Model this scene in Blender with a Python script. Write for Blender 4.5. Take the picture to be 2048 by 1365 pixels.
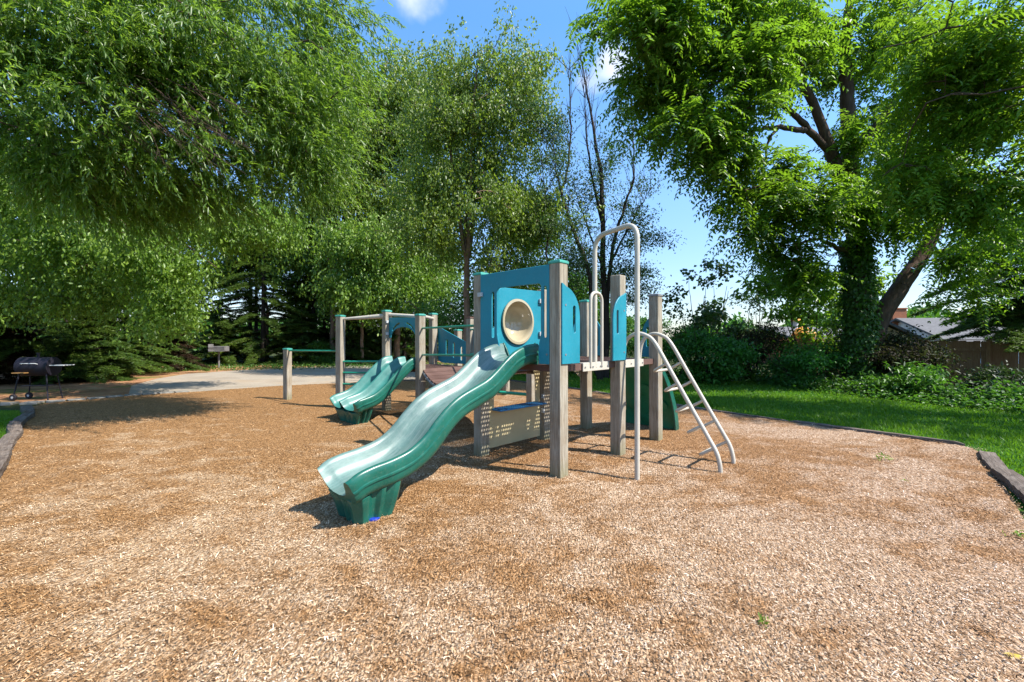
import bpy, bmesh, math, random
import numpy as np
from mathutils import Vector, Matrix
random.seed(7); rng = np.random.default_rng(11)
R = math.radians
sc = bpy.context.scene
for o in list(bpy.data.objects): bpy.data.objects.remove(o)

# ------------------------------------------------------------------ camera, sky, sun, exposure
EYE, FP, HZ = 1.4, 853.0, 680.0
cam = bpy.data.cameras.new('camera'); cam.lens = 15.0; cam.sensor_width = 36.0
cam.clip_start = 0.05; cam.clip_end = 2000; cam.shift_y = -0.0012
co = bpy.data.objects.new('camera', cam); sc.collection.objects.link(co)
co.location = (0, 0, EYE); co.rotation_euler = (R(90), 0, 0); sc.camera = co

SUN_EL = R(50); SUN_AZ = math.atan2(.93, -.37)          # clockwise from +Y
to_sun = Vector((math.sin(SUN_AZ)*math.cos(SUN_EL), math.cos(SUN_AZ)*math.cos(SUN_EL), math.sin(SUN_EL)))
w = bpy.data.worlds.new('World'); sc.world = w; w.use_nodes = True
nt = w.node_tree; nt.nodes.clear()
def nn(nt, t, **k):
    n = nt.nodes.new(t)
    for a, b in k.items(): setattr(n, a, b)
    return n
sky = nn(nt, 'ShaderNodeTexSky'); sky.sky_type = 'NISHITA'; sky.sun_disc = False
sky.sun_elevation = SUN_EL; sky.sun_rotation = SUN_AZ; sky.air_density = 1.25; sky.dust_density = .35; sky.ozone_density = 3.2
bg = nn(nt, 'ShaderNodeBackground'); bg.inputs['Strength'].default_value = .142
wo = nn(nt, 'ShaderNodeOutputWorld'); tc = nn(nt, 'ShaderNodeTexCoord')
# small soft clouds, placed by sky direction
def wdir(px, py): return Vector(((px-1024)/FP, 1, (HZ-py)/FP)).normalized()
noi = nn(nt, 'ShaderNodeTexNoise'); noi.inputs['Scale'].default_value = 9; noi.inputs['Detail'].default_value = 6
nt.links.new(tc.outputs['Generated'], noi.inputs['Vector'])
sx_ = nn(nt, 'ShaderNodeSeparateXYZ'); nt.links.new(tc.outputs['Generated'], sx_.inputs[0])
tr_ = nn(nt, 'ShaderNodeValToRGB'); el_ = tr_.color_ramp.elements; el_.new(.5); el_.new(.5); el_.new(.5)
for e_, (p_, c_) in zip(el_, ((0, (.54, .59, .74, 1)), (.12, (.63, .69, .85, 1)), (.30, (.69, .83, .98, 1)), (.60, (.60, .91, 1.08, 1)), (1, (1.15, 1.25, 1.3, 1)))): e_.position = p_; e_.color = c_  # sky tint by height; unseen zenith brightened beyond a natural sky to fill shade
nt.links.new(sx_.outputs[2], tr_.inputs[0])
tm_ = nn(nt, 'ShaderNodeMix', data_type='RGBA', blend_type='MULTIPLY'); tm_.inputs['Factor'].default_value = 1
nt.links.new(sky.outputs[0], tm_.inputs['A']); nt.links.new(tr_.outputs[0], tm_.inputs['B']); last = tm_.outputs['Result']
for (px, py, rad) in ((815, -84, .085), (1222, 142, .064), (1190, 60, .035)):
    d = wdir(px, py)
    vs = nn(nt, 'ShaderNodeVectorMath', operation='DISTANCE'); vs.inputs[1].default_value = d
    nt.links.new(tc.outputs['Generated'], vs.inputs[0])
    mm = nn(nt, 'ShaderNodeMath', operation='MULTIPLY_ADD'); mm.inputs[1].default_value = .16; nt.links.new(noi.outputs['Fac'], mm.inputs[0]); nt.links.new(vs.outputs['Value'], mm.inputs[2])
    mr = nn(nt, 'ShaderNodeMapRange'); mr.interpolation_type = 'SMOOTHSTEP'
    mr.inputs['From Min'].default_value = rad+.075; mr.inputs['From Max'].default_value = rad*.5+.06
    mr.inputs['To Min'].default_value = 0; mr.inputs['To Max'].default_value = .75
    nt.links.new(mm.outputs[0], mr.inputs['Value'])
    mx = nn(nt, 'ShaderNodeMix', data_type='RGBA'); mx.inputs['B'].default_value = (4.2, 4.4, 4.9, 1)
    nt.links.new(mr.outputs[0], mx.inputs['Factor']); nt.links.new(last, mx.inputs['A']); last = mx.outputs['Result']
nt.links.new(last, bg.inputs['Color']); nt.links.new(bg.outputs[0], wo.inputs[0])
sl = bpy.data.lights.new('sun', 'SUN'); sl.energy = 5.0; sl.angle = R(.5); sl.color = (1, .95, .87)
so = bpy.data.objects.new('sun', sl); sc.collection.objects.link(so); so.rotation_euler = to_sun.to_track_quat('Z', 'Y').to_euler()
sc.view_settings.view_transform = 'Standard'; sc.view_settings.look = 'None'
sc.view_settings.exposure = 1.06; sc.view_settings.gamma = 1
sc.render.engine = 'CYCLES'

# ------------------------------------------------------------------ helpers
def G(px, py, z=0):                         # point of the ground sheet
    d = FP*(EYE-z)/(py-HZ); return ((px-1024)*d/FP, d, z)
def Wp(px, py, d): return np.array([(px-1024)*d/FP, d, EYE+(HZ-py)*d/FP])

def mat(name, rough=.6, spec=.3):
    m = bpy.data.materials.new(name); m.use_nodes = True
    b = m.node_tree.nodes['Principled BSDF']; b.inputs['Roughness'].default_value = rough
    b.inputs['Specular IOR Level'].default_value = spec
    return m, m.node_tree, b
def ramp(nt, stops, fac=None, interp='LINEAR'):
    r = nt.nodes.new('ShaderNodeValToRGB'); r.color_ramp.interpolation = interp
    e = r.color_ramp.elements
    while len(e) < len(stops): e.new(.5)
    for i, (p, c) in enumerate(stops): e[i].position = p; e[i].color = (*c, 1) if len(c) == 3 else c
    if fac is not None: nt.links.new(fac, r.inputs[0])
    return r.outputs[0]
def noise(nt, scale, detail=4, rough=.55, vec=None, dist=0):
    n = nt.nodes.new('ShaderNodeTexNoise'); n.inputs['Scale'].default_value = scale
    n.inputs['Detail'].default_value = detail; n.inputs['Roughness'].default_value = rough; n.inputs['Distortion'].default_value = dist
    if vec is not None: nt.links.new(vec, n.inputs['Vector'])
    return n.outputs['Fac']
def mapping(nt, vec, scale=(1, 1, 1), rot=(0, 0, 0), loc=(0, 0, 0)):
    n = nt.nodes.new('ShaderNodeMapping'); n.inputs['Scale'].default_value = scale; n.inputs['Rotation'].default_value = rot
    n.inputs['Location'].default_value = loc
    nt.links.new(vec, n.inputs['Vector']); return n.outputs[0]
def mixc(nt, f, a, b, mode='MIX'):
    n = nt.nodes.new('ShaderNodeMix'); n.data_type = 'RGBA'; n.blend_type = mode
    for s, x in (('Factor', f), ('A', a), ('B', b)):
        if isinstance(x, (int, float)): n.inputs[s].default_value = x
        elif isinstance(x, tuple): n.inputs[s].default_value = (*x, 1)
        else: nt.links.new(x, n.inputs[s])
    return n.outputs['Result']
def math_(nt, op, a, b=0.):
    n = nt.nodes.new('ShaderNodeMath'); n.operation = op
    for i, x in enumerate((a, b)):
        if isinstance(x, (int, float)): n.inputs[i].default_value = x
        else: nt.links.new(x, n.inputs[i])
    return n.outputs[0]
def bump(nt, b, h, strength=.5, dist=.01):
    n = nt.nodes.new('ShaderNodeBump'); n.inputs['Strength'].default_value = strength; n.inputs['Distance'].default_value = dist
    nt.links.new(h, n.inputs['Height']); nt.links.new(n.outputs[0], b.inputs['Normal'])
def geo(nt): return nt.nodes.new('ShaderNodeNewGeometry')
def objc(nt): return nt.nodes.new('ShaderNodeTexCoord').outputs['Object']

M = {}
def plastic(name, c, rough=.35, var=.15, spec=.4, dirt=(.35, .30, .22), dirtamt=.12):
    m, nt, b = mat(name, rough, spec); o = objc(nt)
    n1 = noise(nt, 3.5, 5, .6, o); n2 = noise(nt, 38, 4, .7, o)
    d = tuple(x*(1-var*1.4) for x in c); l = tuple(min(1, x*(1+var)) for x in c)
    col = ramp(nt, [(.3, d), (.7, l)], n1)
    dm = ramp(nt, [(.52, (0, 0, 0)), (.8, (dirtamt,)*3)], n2)
    nt.links.new(mixc(nt, dm, col, dirt), b.inputs['Base Color'])
    nt.links.new(ramp(nt, [(.3, (rough*.8,)*3), (.75, (rough*1.5,)*3)], n1), b.inputs['Roughness'])
    bump(nt, b, n2, .08, .004)
    M[name] = m
plastic('slide_green', (.008, .092, .064), .30, .2)
plastic('slide_bed', (.085, .155, .132), .33, .22, .55, (.30, .30, .27), .22)
plastic('rail_green', (.01, .22, .14), .35)
plastic('cap_teal', (.05, .30, .24), .55)
plastic('panel_blue', (.014, .20, .265), .42, .10, .35, (.12, .26, .30), .3)
plastic('counter_blue', (.02, .16, .36), .4)
plastic('cream_pipe', (.45, .41, .34), .38, .08, .4, (.30, .22, .14), .16)
plastic('tan_plastic', (.44, .36, .20), .5, .08)
plastic('bubble_plastic', (.38, .32, .21), .10, .06, .6)
plastic('slide_bed_deep', (.03, .15, .125), .36, .2, .45)
plastic('park_grill_steel', (.17, .16, .155), .55, .25)
plastic('climber_green', (.008, .17, .09), .4)
plastic('blue_plug', (.008, .035, .30), .4)
plastic('metal_grey', (.42, .43, .43), .4)
plastic('bolt_metal', (.18, .18, .18), .35)
plastic('grill_black', (.010, .009, .016), .55, .3, .3, (.06, .04, .06), .3)
plastic('grill_tray', (.25, .13, .04), .6)
plastic('mesh_coat', (.38, .33, .24), .5)
plastic('deck_brown', (.105, .055, .042), .6)
plastic('tyre_black', (.02, .015, .02), .7)
plastic('wall_stucco', (.62, .57, .45), .9)
plastic('trim_white', (.70, .70, .70), .6)
plastic('wall_brick', (.32, .12, .06), .9)
plastic('toy_orange', (.75, .30, .04), .5)
plastic('window_dark', (.03, .05, .08), .1)

for nm in ('slide_bed',):
    nt = M[nm].node_tree; b = nt.nodes['Principled BSDF']; o = objc(nt); old = b.inputs['Base Color'].links[0].from_socket
    st = noise(nt, 1, 6, .7, mapping(nt, o, (3, 55, 3))); sc2 = noise(nt, 1, 3, .8, mapping(nt, o, (9, 160, 9), (0, 0, .12)))
    c = mixc(nt, ramp(nt, [(.45, (0, 0, 0)), (.7, (.45, .45, .45))], st), old, (.24, .29, .27)); c = mixc(nt, ramp(nt, [(.62, (0, 0, 0)), (.68, (.6, .6, .6))], sc2), c, (.05, .10, .09))
    nt.links.new(c, b.inputs['Base Color'])
def woodmat(name, dark, light, algae=True, sc_=1.0, lx=False):
    m, nt, b = mat(name, .85, .15); o = objc(nt)
    gi = nt.nodes.new('ShaderNodeObjectInfo').outputs['Random']
    off = nt.nodes.new('ShaderNodeCombineXYZ'); nt.links.new(math_(nt, 'MULTIPLY', gi, 37.), off.inputs[0]); nt.links.new(math_(nt, 'MULTIPLY', gi, 17.), off.inputs[2])
    add = nt.nodes.new('ShaderNodeVectorMath'); add.operation = 'ADD'; nt.links.new(o, add.inputs[0]); nt.links.new(off.outputs[0], add.inputs[1])
    v = mapping(nt, add.outputs[0], (1.6*sc_, 26*sc_, 26*sc_) if lx else (26*sc_, 26*sc_, 1.6*sc_))
    g1 = noise(nt, 1.6, 8, .65, v, .8); v2 = mapping(nt, add.outputs[0], (2.2*sc_, 90*sc_, 90*sc_) if lx else (90*sc_, 90*sc_, 2.2*sc_)); g2 = noise(nt, 1, 5, .6, v2)
    col = ramp(nt, [(.25, dark), (.5, tuple((a+b_)/2 for a, b_ in zip(dark, light))), (.72, light)], g1)
    crack = ramp(nt, [(.30, (1, 1, 1)), (.38, (0, 0, 0))], g2)
    col = mixc(nt, math_(nt, 'MULTIPLY', crack, .55), col, tuple(x*.28 for x in dark))
    blot = ramp(nt, [(.45, (0, 0, 0)), (.7, (1, 1, 1))], noise(nt, 5, 3, .6, add.outputs[0]))
    col = mixc(nt, math_(nt, 'MULTIPLY', blot, .35), col, (dark[0]*1.3, dark[1]*1.05, dark[2]*.8))
    if algae:
        sx = nt.nodes.new('ShaderNodeSeparateXYZ'); nt.links.new(o, sx.inputs[0])
        mr = nt.nodes.new('ShaderNodeMapRange'); mr.inputs['From Min'].default_value = .34; mr.inputs['From Max'].default_value = 0.
        nt.links.new(math_(nt, 'ADD', sx.outputs[2], math_(nt, 'MULTIPLY', g1, .22)), mr.inputs['Value'])
        col = mixc(nt, math_(nt, 'MULTIPLY', mr.outputs[0], .75), col, (.12, .12, .035))
    nt.links.new(col, b.inputs['Base Color']); bump(nt, b, math_(nt, 'ADD', g1, g2), .8, .008)
    M[name] = m
woodmat('post_wood', (.14, .110, .076), (.42, .378, .30))
woodmat('timber_wood', (.045, .033, .027), (.21, .17, .14), False, 1., True)
woodmat('fence_wood', (.19, .095, .045), (.38, .22, .12), False)
woodmat('bark_brown', (.035, .022, .016), (.12, .08, .058), False, .5)
woodmat('bark_birch', (.10, .065, .045), (.33, .22, .15), False, .6)
woodmat('bark_dark', (.018, .014, .012), (.06, .048, .04), False, .5)

def leafmat(name, stops, trans=(.16, .34, .03), tf=.40, rough=.46, spec=.45):
    m = bpy.data.materials.new(name); m.use_nodes = True; nt = m.node_tree
    b = nt.nodes['Principled BSDF']; b.inputs['Roughness'].default_value = rough; b.inputs['Specular IOR Level'].default_value = spec
    g = geo(nt); at = nt.nodes.new('ShaderNodeAttribute'); at.attribute_name = 'tint'
    f = math_(nt, 'ADD', math_(nt, 'MULTIPLY', g.outputs['Random Per Island'], .45), math_(nt, 'MULTIPLY', at.outputs['Fac'], .55))
    col = ramp(nt, stops, f); nt.links.new(col, b.inputs['Base Color'])
    t = nt.nodes.new('ShaderNodeBsdfTranslucent')
    nt.links.new(mixc(nt, .62, col, trans), t.inputs['Color'])
    mx = nt.nodes.new('ShaderNodeMixShader'); mx.inputs[0].default_value = tf
    nt.links.new(b.outputs[0], mx.inputs[1]); nt.links.new(t.outputs[0], mx.inputs[2])
    nt.links.new(mx.outputs[0], nt.nodes['Material Output'].inputs[0]); M[name] = m
leafmat('leaf_oak', [(.1, (.045, .095, .012)), (.5, (.105, .19, .024)), (.85, (.18, .265, .04)), (.98, (.29, .31, .07))], (.32, .52, .035), .5, .38, .55)
leafmat('leaf_birch', [(.1, (.055, .10, .014)), (.5, (.125, .195, .026)), (.85, (.21, .265, .04)), (.98, (.34, .29, .06))], (.34, .50, .035), .48, .40, .5)
leafmat('leaf_walnut', [(.1, (.030, .074, .010)), (.5, (.078, .155, .016)), (.85, (.15, .235, .022)), (.98, (.25, .27, .03))], (.30, .54, .02), .48, .40, .5)
leafmat('leaf_fresh', [(.1, (.06, .12, .015)), (.5, (.13, .23, .028)), (.95, (.24, .34, .045))], (.32, .54, .04), .46, .42, .5)
leafmat('leaf_bright', [(.1, (.045, .11, .012)), (.5, (.095, .19, .02)), (.95, (.21, .31, .03))], (.32, .54, .02), .46, .4, .45)
leafmat('leaf_sparse', [(.1, (.025, .06, .014)), (.6, (.055, .11, .025)), (.95, (.14, .12, .04))], (.10, .22, .03), .3)
leafmat('leaf_shrub', [(.1, (.018, .055, .008)), (.5, (.045, .12, .014)), (.95, (.09, .22, .02))], (.14, .36, .02), .36)
leafmat('leaf_green', [(.1, (.02, .08, .012)), (.5, (.045, .15, .02)), (.95, (.08, .24, .025))], (.08, .4, .03), .36)
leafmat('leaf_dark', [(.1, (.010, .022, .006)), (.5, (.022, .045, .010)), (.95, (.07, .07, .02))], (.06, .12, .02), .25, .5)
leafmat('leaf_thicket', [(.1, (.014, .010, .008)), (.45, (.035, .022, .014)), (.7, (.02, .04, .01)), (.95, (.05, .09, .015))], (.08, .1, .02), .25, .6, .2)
leafmat('needle', [(.1, (.030, .060, .010)), (.5, (.07, .12, .018)), (.85, (.13, .19, .022)), (.97, (.16, .12, .04))], (.14, .26, .03), .3, .5)
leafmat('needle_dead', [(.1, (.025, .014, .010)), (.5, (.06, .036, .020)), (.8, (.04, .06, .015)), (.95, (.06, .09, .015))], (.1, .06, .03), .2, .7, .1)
leafmat('grass_blade', [(.1, (.04, .11, .008)), (.5, (.075, .175, .012)), (.95, (.17, .28, .02))], (.22, .46, .012), .4, .5, .3)
leafmat('weed_leaf', [(.1, (.10, .18, .02)), (.9, (.2, .3, .03))], (.3, .5, .03), .3)

class MB:
    def __init__(s): s.v = []; s.f = []; s.m = []
    def add(s, vs, fs, mi=0):
        k = len(s.v); s.v += [tuple(x) for x in vs]
        s.f += [tuple(i+k for i in f) for f in fs]; s.m += [mi]*len(fs)
    def box(s, x0, x1, y0, y1, z0, z1, mi=0):
        s.add([(x0, y0, z0), (x1, y0, z0), (x1, y1, z0), (x0, y1, z0), (x0, y0, z1), (x1, y0, z1), (x1, y1, z1), (x0, y1, z1)],
              [(3, 2, 1, 0), (4, 5, 6, 7), (0, 1, 5, 4), (1, 2, 6, 5), (2, 3, 7, 6), (3, 0, 4, 7)], mi)
    def bar(s, p, q, wd, th, mi=0):          # rectangular bar from p to q, th vertical
        p, q = Vector(p), Vector(q); d = (q-p).normalized(); side = d.cross(Vector((0, 0, 1)))
        side = side.normalized()*wd/2 if side.length > 1e-6 else Vector((wd/2, 0, 0)); up = side.cross(d).normalized()*th/2
        vs = [a+sx*side+sz*up for a in (p, q) for sx, sz in ((-1, -1), (1, -1), (1, 1), (-1, 1))]
        s.add(vs, [(3, 2, 1, 0), (4, 5, 6, 7), (0, 1, 5, 4), (1, 2, 6, 5), (2, 3, 7, 6), (3, 0, 4, 7)], mi)
    def tube(s, pts, r, n=12, mi=0, caps=True):
        P = [Vector(p) for p in pts]; rr = r if isinstance(r, (list, tuple)) else [r]*len(P)
        rings = []; up = None
        for i, p in enumerate(P):
            t = (P[min(i+1, len(P)-1)]-P[max(i-1, 0)]).normalized()
            if up is None:
                up = Vector((0, 0, 1)) if abs(t.z) < .9 else Vector((1, 0, 0))
            a = (up-t*up.dot(t)).normalized(); up = a; b = t.cross(a)
            rings.append([p+(a*math.cos(2*math.pi*k/n)+b*math.sin(2*math.pi*k/n))*rr[i] for k in range(n)])
        vs = [x for ring in rings for x in ring]; fs = []
        for i in range(len(P)-1):
            for k in range(n):
                k2 = (k+1) % n; fs.append((i*n+k, i*n+k2, (i+1)*n+k2, (i+1)*n+k))
        if caps: fs += [tuple(range(n))[::-1], tuple((len(P)-1)*n+k for k in range(n))]
        s.add(vs, fs, mi)
    def disc(s, c, axis, r, th, n=12, mi=0):
        c, a = Vector(c), Vector(axis).normalized(); s.tube([c-a*th/2, c+a*th/2], r, n, mi)
    def prism(s, outline, holes, plane, t0, t1, mi=0):
        # outline/holes 2-D loops filled flat and extruded; plane maps (a,b,t) -> point
        bm = bmesh.new(); edges = []
        for loop in [outline]+list(holes):
            vs = [bm.verts.new((a, b, 0)) for a, b in loop]
            for i in range(len(vs)): edges.append(bm.edges.new((vs[i], vs[(i+1) % len(vs)])))
        bmesh.ops.triangle_fill(bm, use_beauty=True, use_dissolve=False, edges=edges)
        bm.verts.index_update(); bm.verts.ensure_lookup_table(); bm.faces.ensure_lookup_table()
        n = len(bm.verts); V = [v.co.copy() for v in bm.verts]
        fs = [tuple(v.index for v in f.verts) for f in bm.faces]
        fs = [f if bm.faces[i].normal.z > 0 else f[::-1] for i, f in enumerate(fs)]
        vs = [plane(p.x, p.y, t0) for p in V]+[plane(p.x, p.y, t1) for p in V]
        F = [f[::-1] for f in fs]+[tuple(i+n for i in f) for f in fs]
        for e in bm.edges:
            if len(e.link_faces) == 1: i, j = e.verts[0].index, e.verts[1].index; F.append((i, j, j+n, i+n))
        bm.free(); s.add(vs, F, mi)
    def build(s, name, mats, parent=None, smooth=False, bevel=0, origin=None, seg=2):
        me = bpy.data.meshes.new(name)
        off = Vector(origin) if origin is not None else Vector((0, 0, 0))
        me.from_pydata([tuple(Vector(x)-off) for x in s.v], [], s.f)
        bm = bmesh.new(); bm.from_mesh(me); 
        for f, mi in zip(bm.faces, s.m): f.material_index = mi
        bmesh.ops.recalc_face_normals(bm, faces=bm.faces[:])
        if bevel:
            bmesh.ops.bevel(bm, geom=[e for e in bm.edges if e.is_manifold and e.calc_face_angle(0) > .6], offset=bevel, segments=seg, affect='EDGES', profile=.5)
        bm.to_mesh(me); bm.free()
        for k in (mats if isinstance(mats, (list, tuple)) else [mats]): me.materials.append(M[k])
        if smooth:
            me.polygons.foreach_set('use_smooth', [True]*len(me.polygons))
            try: me.set_sharp_from_angle(angle=R(40))
            except Exception: pass
        o = bpy.data.objects.new(name, me); sc.collection.objects.link(o)
        if parent: o.parent = parent
        elif origin is not None: o.location = off
        return o
def tag(o, label, cat, group=None, kind=None):
    if label: o['label'] = label
    if cat: o['category'] = cat
    if group: o['group'] = group
    if kind: o['kind'] = kind
    return o
def thing(name, label, cat, loc=(0, 0, 0), rz=0, group=None):
    o = bpy.data.objects.new(name, None); sc.collection.objects.link(o); o.location = loc; o.rotation_euler = (0, 0, rz)
    o.empty_display_size = .2
    return tag(o, label, cat, group)
def catmull(pts, n=4):
    P = [Vector(p) for p in pts]; out = []
    for i in range(len(P)-1):
        a, b, c, d = P[max(i-1, 0)], P[i], P[i+1], P[min(i+2, len(P)-1)]
        for k in range(n):
            t = k/n; out.append(.5*((2*b)+(c-a)*t+(2*a-5*b+4*c-d)*t*t+(3*b-a-3*c+d)*t**3))
    out.append(P[-1]); return out
def fillet(pts, r, n=6):
    P = [Vector(p) for p in pts]; out = [P[0]]
    for i in range(1, len(P)-1):
        a, b, c = P[i-1], P[i], P[i+1]; d1, d2 = (a-b), (c-b); k = min(r, d1.length*.49, d2.length*.49)
        s, e = b+d1.normalized()*k, b+d2.normalized()*k
        for j in range(n+1):
            t = j/n; out.append(s*(1-t)**2+b*2*t*(1-t)+e*t*t)
    out.append(P[-1]); return out
def bezarc(c, r, a0, a1, n=8): return [(c[0]+r*math.cos(R(a0+(a1-a0)*i/n)), c[1]+r*math.sin(R(a0+(a1-a0)*i/n))) for i in range(n+1)]
def slot(cx, cy, hw, hh):                       # vertical rounded slot
    return bezarc((cx, cy+hh-hw), hw, 0, 180)+bezarc((cx, cy-hh+hw), hw, 180, 360)

# ------------------------------------------------------------------ ground sheets
def sheet(name, poly, z, m, kind='structure'):
    b = bmesh.new(); vs = [b.verts.new((x, y, z)) for x, y in poly]
    b.faces.new(vs); bmesh.ops.triangulate(b, faces=b.faces[:]); bmesh.ops.recalc_face_normals(b, faces=b.faces[:])
    me = bpy.data.meshes.new(name); b.to_mesh(me); b.free()
    if me.polygons and me.polygons[0].normal.z < 0: me.flip_normals()
    me.materials.append(m); o = bpy.data.objects.new(name, me); sc.collection.objects.link(o); o['kind'] = kind; return o
def pos(nt): return geo(nt).outputs['Position']

m, nt, b = mat('forest_floor', .95, .1); p = pos(nt)
c = ramp(nt, [(.3, (.035, .028, .014)), (.5, (.05, .06, .02)), (.7, (.09, .065, .03))], noise(nt, .5, 8, .7, p))
nt.links.new(mixc(nt, ramp(nt, [(.45, (0, 0, 0)), (.6, (.7, .7, .7))], noise(nt, 14, 6, .7, p)), c, (.03, .05, .012)), b.inputs['Base Color'])
bump(nt, b, noise(nt, 25, 6, .7, p), 1, .05); M['forest_floor'] = m
m, nt, b = mat('lawn_soil', .9, .1); p = pos(nt)
nt.links.new(ramp(nt, [(.3, (.03, .11, .01)), (.55, (.05, .16, .013)), (.75, (.10, .20, .02))], noise(nt, 1.3, 9, .75, p)), b.inputs['Base Color'])
bump(nt, b, noise(nt, 60, 6, .8, p), 1, .05); M['lawn_soil'] = m
m, nt, b = mat('asphalt_path', .85, .2); p = pos(nt)
c = ramp(nt, [(.3, (.24, .195, .145)), (.7, (.37, .315, .245))], noise(nt, .8, 8, .65, p))
c = mixc(nt, ramp(nt, [(.5, (0, 0, 0)), (.72, (.8, .8, .8))], noise(nt, .45, 6, .7, p)), c, (.36, .25, .15))
c = mixc(nt, ramp(nt, [(.5, (0, 0, 0)), (.56, (.5, .5, .5))], noise(nt, 60, 4, .7, p)), c, (.16, .14, .12))
nt.links.new(c, b.inputs['Base Color']); bump(nt, b, noise(nt, 70, 5, .7, p), .5, .008); M['asphalt_path'] = m
m, nt, b = mat('needle_litter', .95, .1); p = pos(nt)
c = ramp(nt, [(.3, (.16, .075, .035)), (.5, (.34, .17, .085)), (.7, (.42, .27, .14))], noise(nt, 1.1, 9, .75, p))
c = mixc(nt, ramp(nt, [(.52, (0, 0, 0)), (.64, (.85, .85, .85))], noise(nt, .7, 6, .7, mapping(nt, p, loc=(4, 9, 0)))), c, (.10, .13, .025))
nt.links.new(c, b.inputs['Base Color']); bump(nt, b, noise(nt, 40, 6, .8, p), .9, .03); M['needle_litter'] = m

def chipcol(nt, f, p):
    # pale weathered chips and fresh rusty-brown patches, warmer towards the left of the bed
    pale = ramp(nt, [(0, (.055, .030, .015)), (.16, (.20, .118, .060)), (.45, (.36, .255, .16)), (.75, (.50, .395, .285)), (1, (.75, .66, .55))], f)
    rust = ramp(nt, [(0, (.035, .018, .008)), (.3, (.16, .082, .030)), (.65, (.30, .165, .066)), (1, (.46, .30, .16))], f)
    big = noise(nt, .55, 7, .62, p, .6); mid = noise(nt, 2.6, 6, .65, mapping(nt, p, (1, 1.5, 1), loc=(3, 1, 0)), .5)
    s = nt.nodes.new('ShaderNodeSeparateXYZ'); nt.links.new(p, s.inputs[0])
    sh = math_(nt, 'ADD', math_(nt, 'MULTIPLY', s.outputs[0], -.006), math_(nt, 'MULTIPLY', s.outputs[1], .013))
    k = math_(nt, 'ADD', math_(nt, 'ADD', math_(nt, 'MULTIPLY', big, .55), math_(nt, 'MULTIPLY', mid, .45)), sh)
    k = ramp(nt, [(.485, (.03, .03, .03)), (.59, (.88, .88, .88))], k)
    gr = nt.nodes.new('ShaderNodeMapRange'); gr.inputs['From Min'].default_value = 3.5; gr.inputs['From Max'].default_value = -2.5
    nt.links.new(s.outputs[0], gr.inputs['Value'])
    tint = mixc(nt, gr.outputs[0], (1.0, .91, .90), (1.04, .95, .82))
    return mixc(nt, 1., mixc(nt, k, pale, rust), tint, 'MULTIPLY')
m, nt, b = mat('chip_bed', .9, .12); p = pos(nt)
v1 = nt.nodes.new('ShaderNodeTexVoronoi'); v1.inputs['Scale'].default_value = 1
wv = nt.nodes.new('ShaderNodeTexNoise'); wv.inputs['Scale'].default_value = 6; nt.links.new(p, wv.inputs['Vector'])
mxv = mixc(nt, .04, p, wv.outputs['Color'])
nt.links.new(mapping(nt, mxv, (85, 42, 50), (0, 0, .3)), v1.inputs['Vector'])
f = math_(nt, 'ADD', math_(nt, 'MULTIPLY', v1.outputs['Color'], .75), math_(nt, 'MULTIPLY', noise(nt, 30, 4, .7, p), .3))
c = chipcol(nt, f, p)
ed = ramp(nt, [(.35, (0, 0, 0)), (.8, (.55, .55, .55))], v1.outputs['Distance'])
nt.links.new(mixc(nt, ed, c, (.07, .04, .022)), b.inputs['Base Color'])
bump(nt, b, math_(nt, 'SUBTRACT', math_(nt, 'MULTIPLY', v1.outputs['Color'], .8), v1.outputs['Distance']), .9, .012); M['chip_bed'] = m
m, nt, b = mat('chip_piece', .8, .15); g = geo(nt)
nt.links.new(chipcol(nt, g.outputs['Random Per Island'], g.outputs['Position']), b.inputs['Base Color']); M['chip_piece'] = m

BED = [(-10.3, 9.4), (-9.5, 10.5), (-8.6, 11.4), (-7.0, 13.0), (-4.2, 14.4), (-.1, 14.5), (2.17, 11.4), (3.92, 8.24), (5.97, 5.55), (5.72, 5.1), (4.62, 3.98), (3.78, 3.1),
       (3.2, 2.2), (2.2, .5), (0, -3), (-4, -3), (-4.2, 2), (-5.25, 4.27), (-8.8, 7.7), (-9.9, 8.6)]
sheet('ground', [(-600, -300), (600, -300), (600, 900), (-600, 900)], -.012, M['forest_floor'])
sheet('lawn', [(-.1, 14.5), (2.17, 11.4), (3.92, 8.24), (5.97, 5.55), (3.78, 3.1), (2.2, .5), (0, -6), (30, -6), (30, 6), (11, 7.2), (9.6, 9), (8.9, 11), (7.9, 15.5), (5, 18), (-2, 19), (-2, 16)], -.006, M['lawn_soil'])
sheet('lawn', [(-4.2, 2), (-5.25, 4.27), (-8.8, 7.7), (-9.6, 8.5), (-12, 8.75), (-30, 8.9), (-30, -6), (0, -6), (-4, -3)], -.006, M['lawn_soil'])
sheet('needle_litter', [(-40, 9.2), (-12, 9.0), (-10, 10.2), (-7, 13.3), (-2, 15.2), (2, 20), (-3, 29), (-20, 26), (-40, 24)], -.004, M['needle_litter'])
sheet('path', [(-9.8, 10.9), (-8.6, 11.45), (-7.0, 13.03), (-4.2, 14.5), (-1.0, 16.2), (1, 21), (-5, 25.2), (-9.3, 22.8), (-12.3, 20.0), (-13.4, 17.6), (-12.8, 15.4), (-11.6, 13.0)], 0, M['asphalt_path'])
sheet('wood_chip_bed', BED, -.0045, M['chip_bed'])

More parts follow.
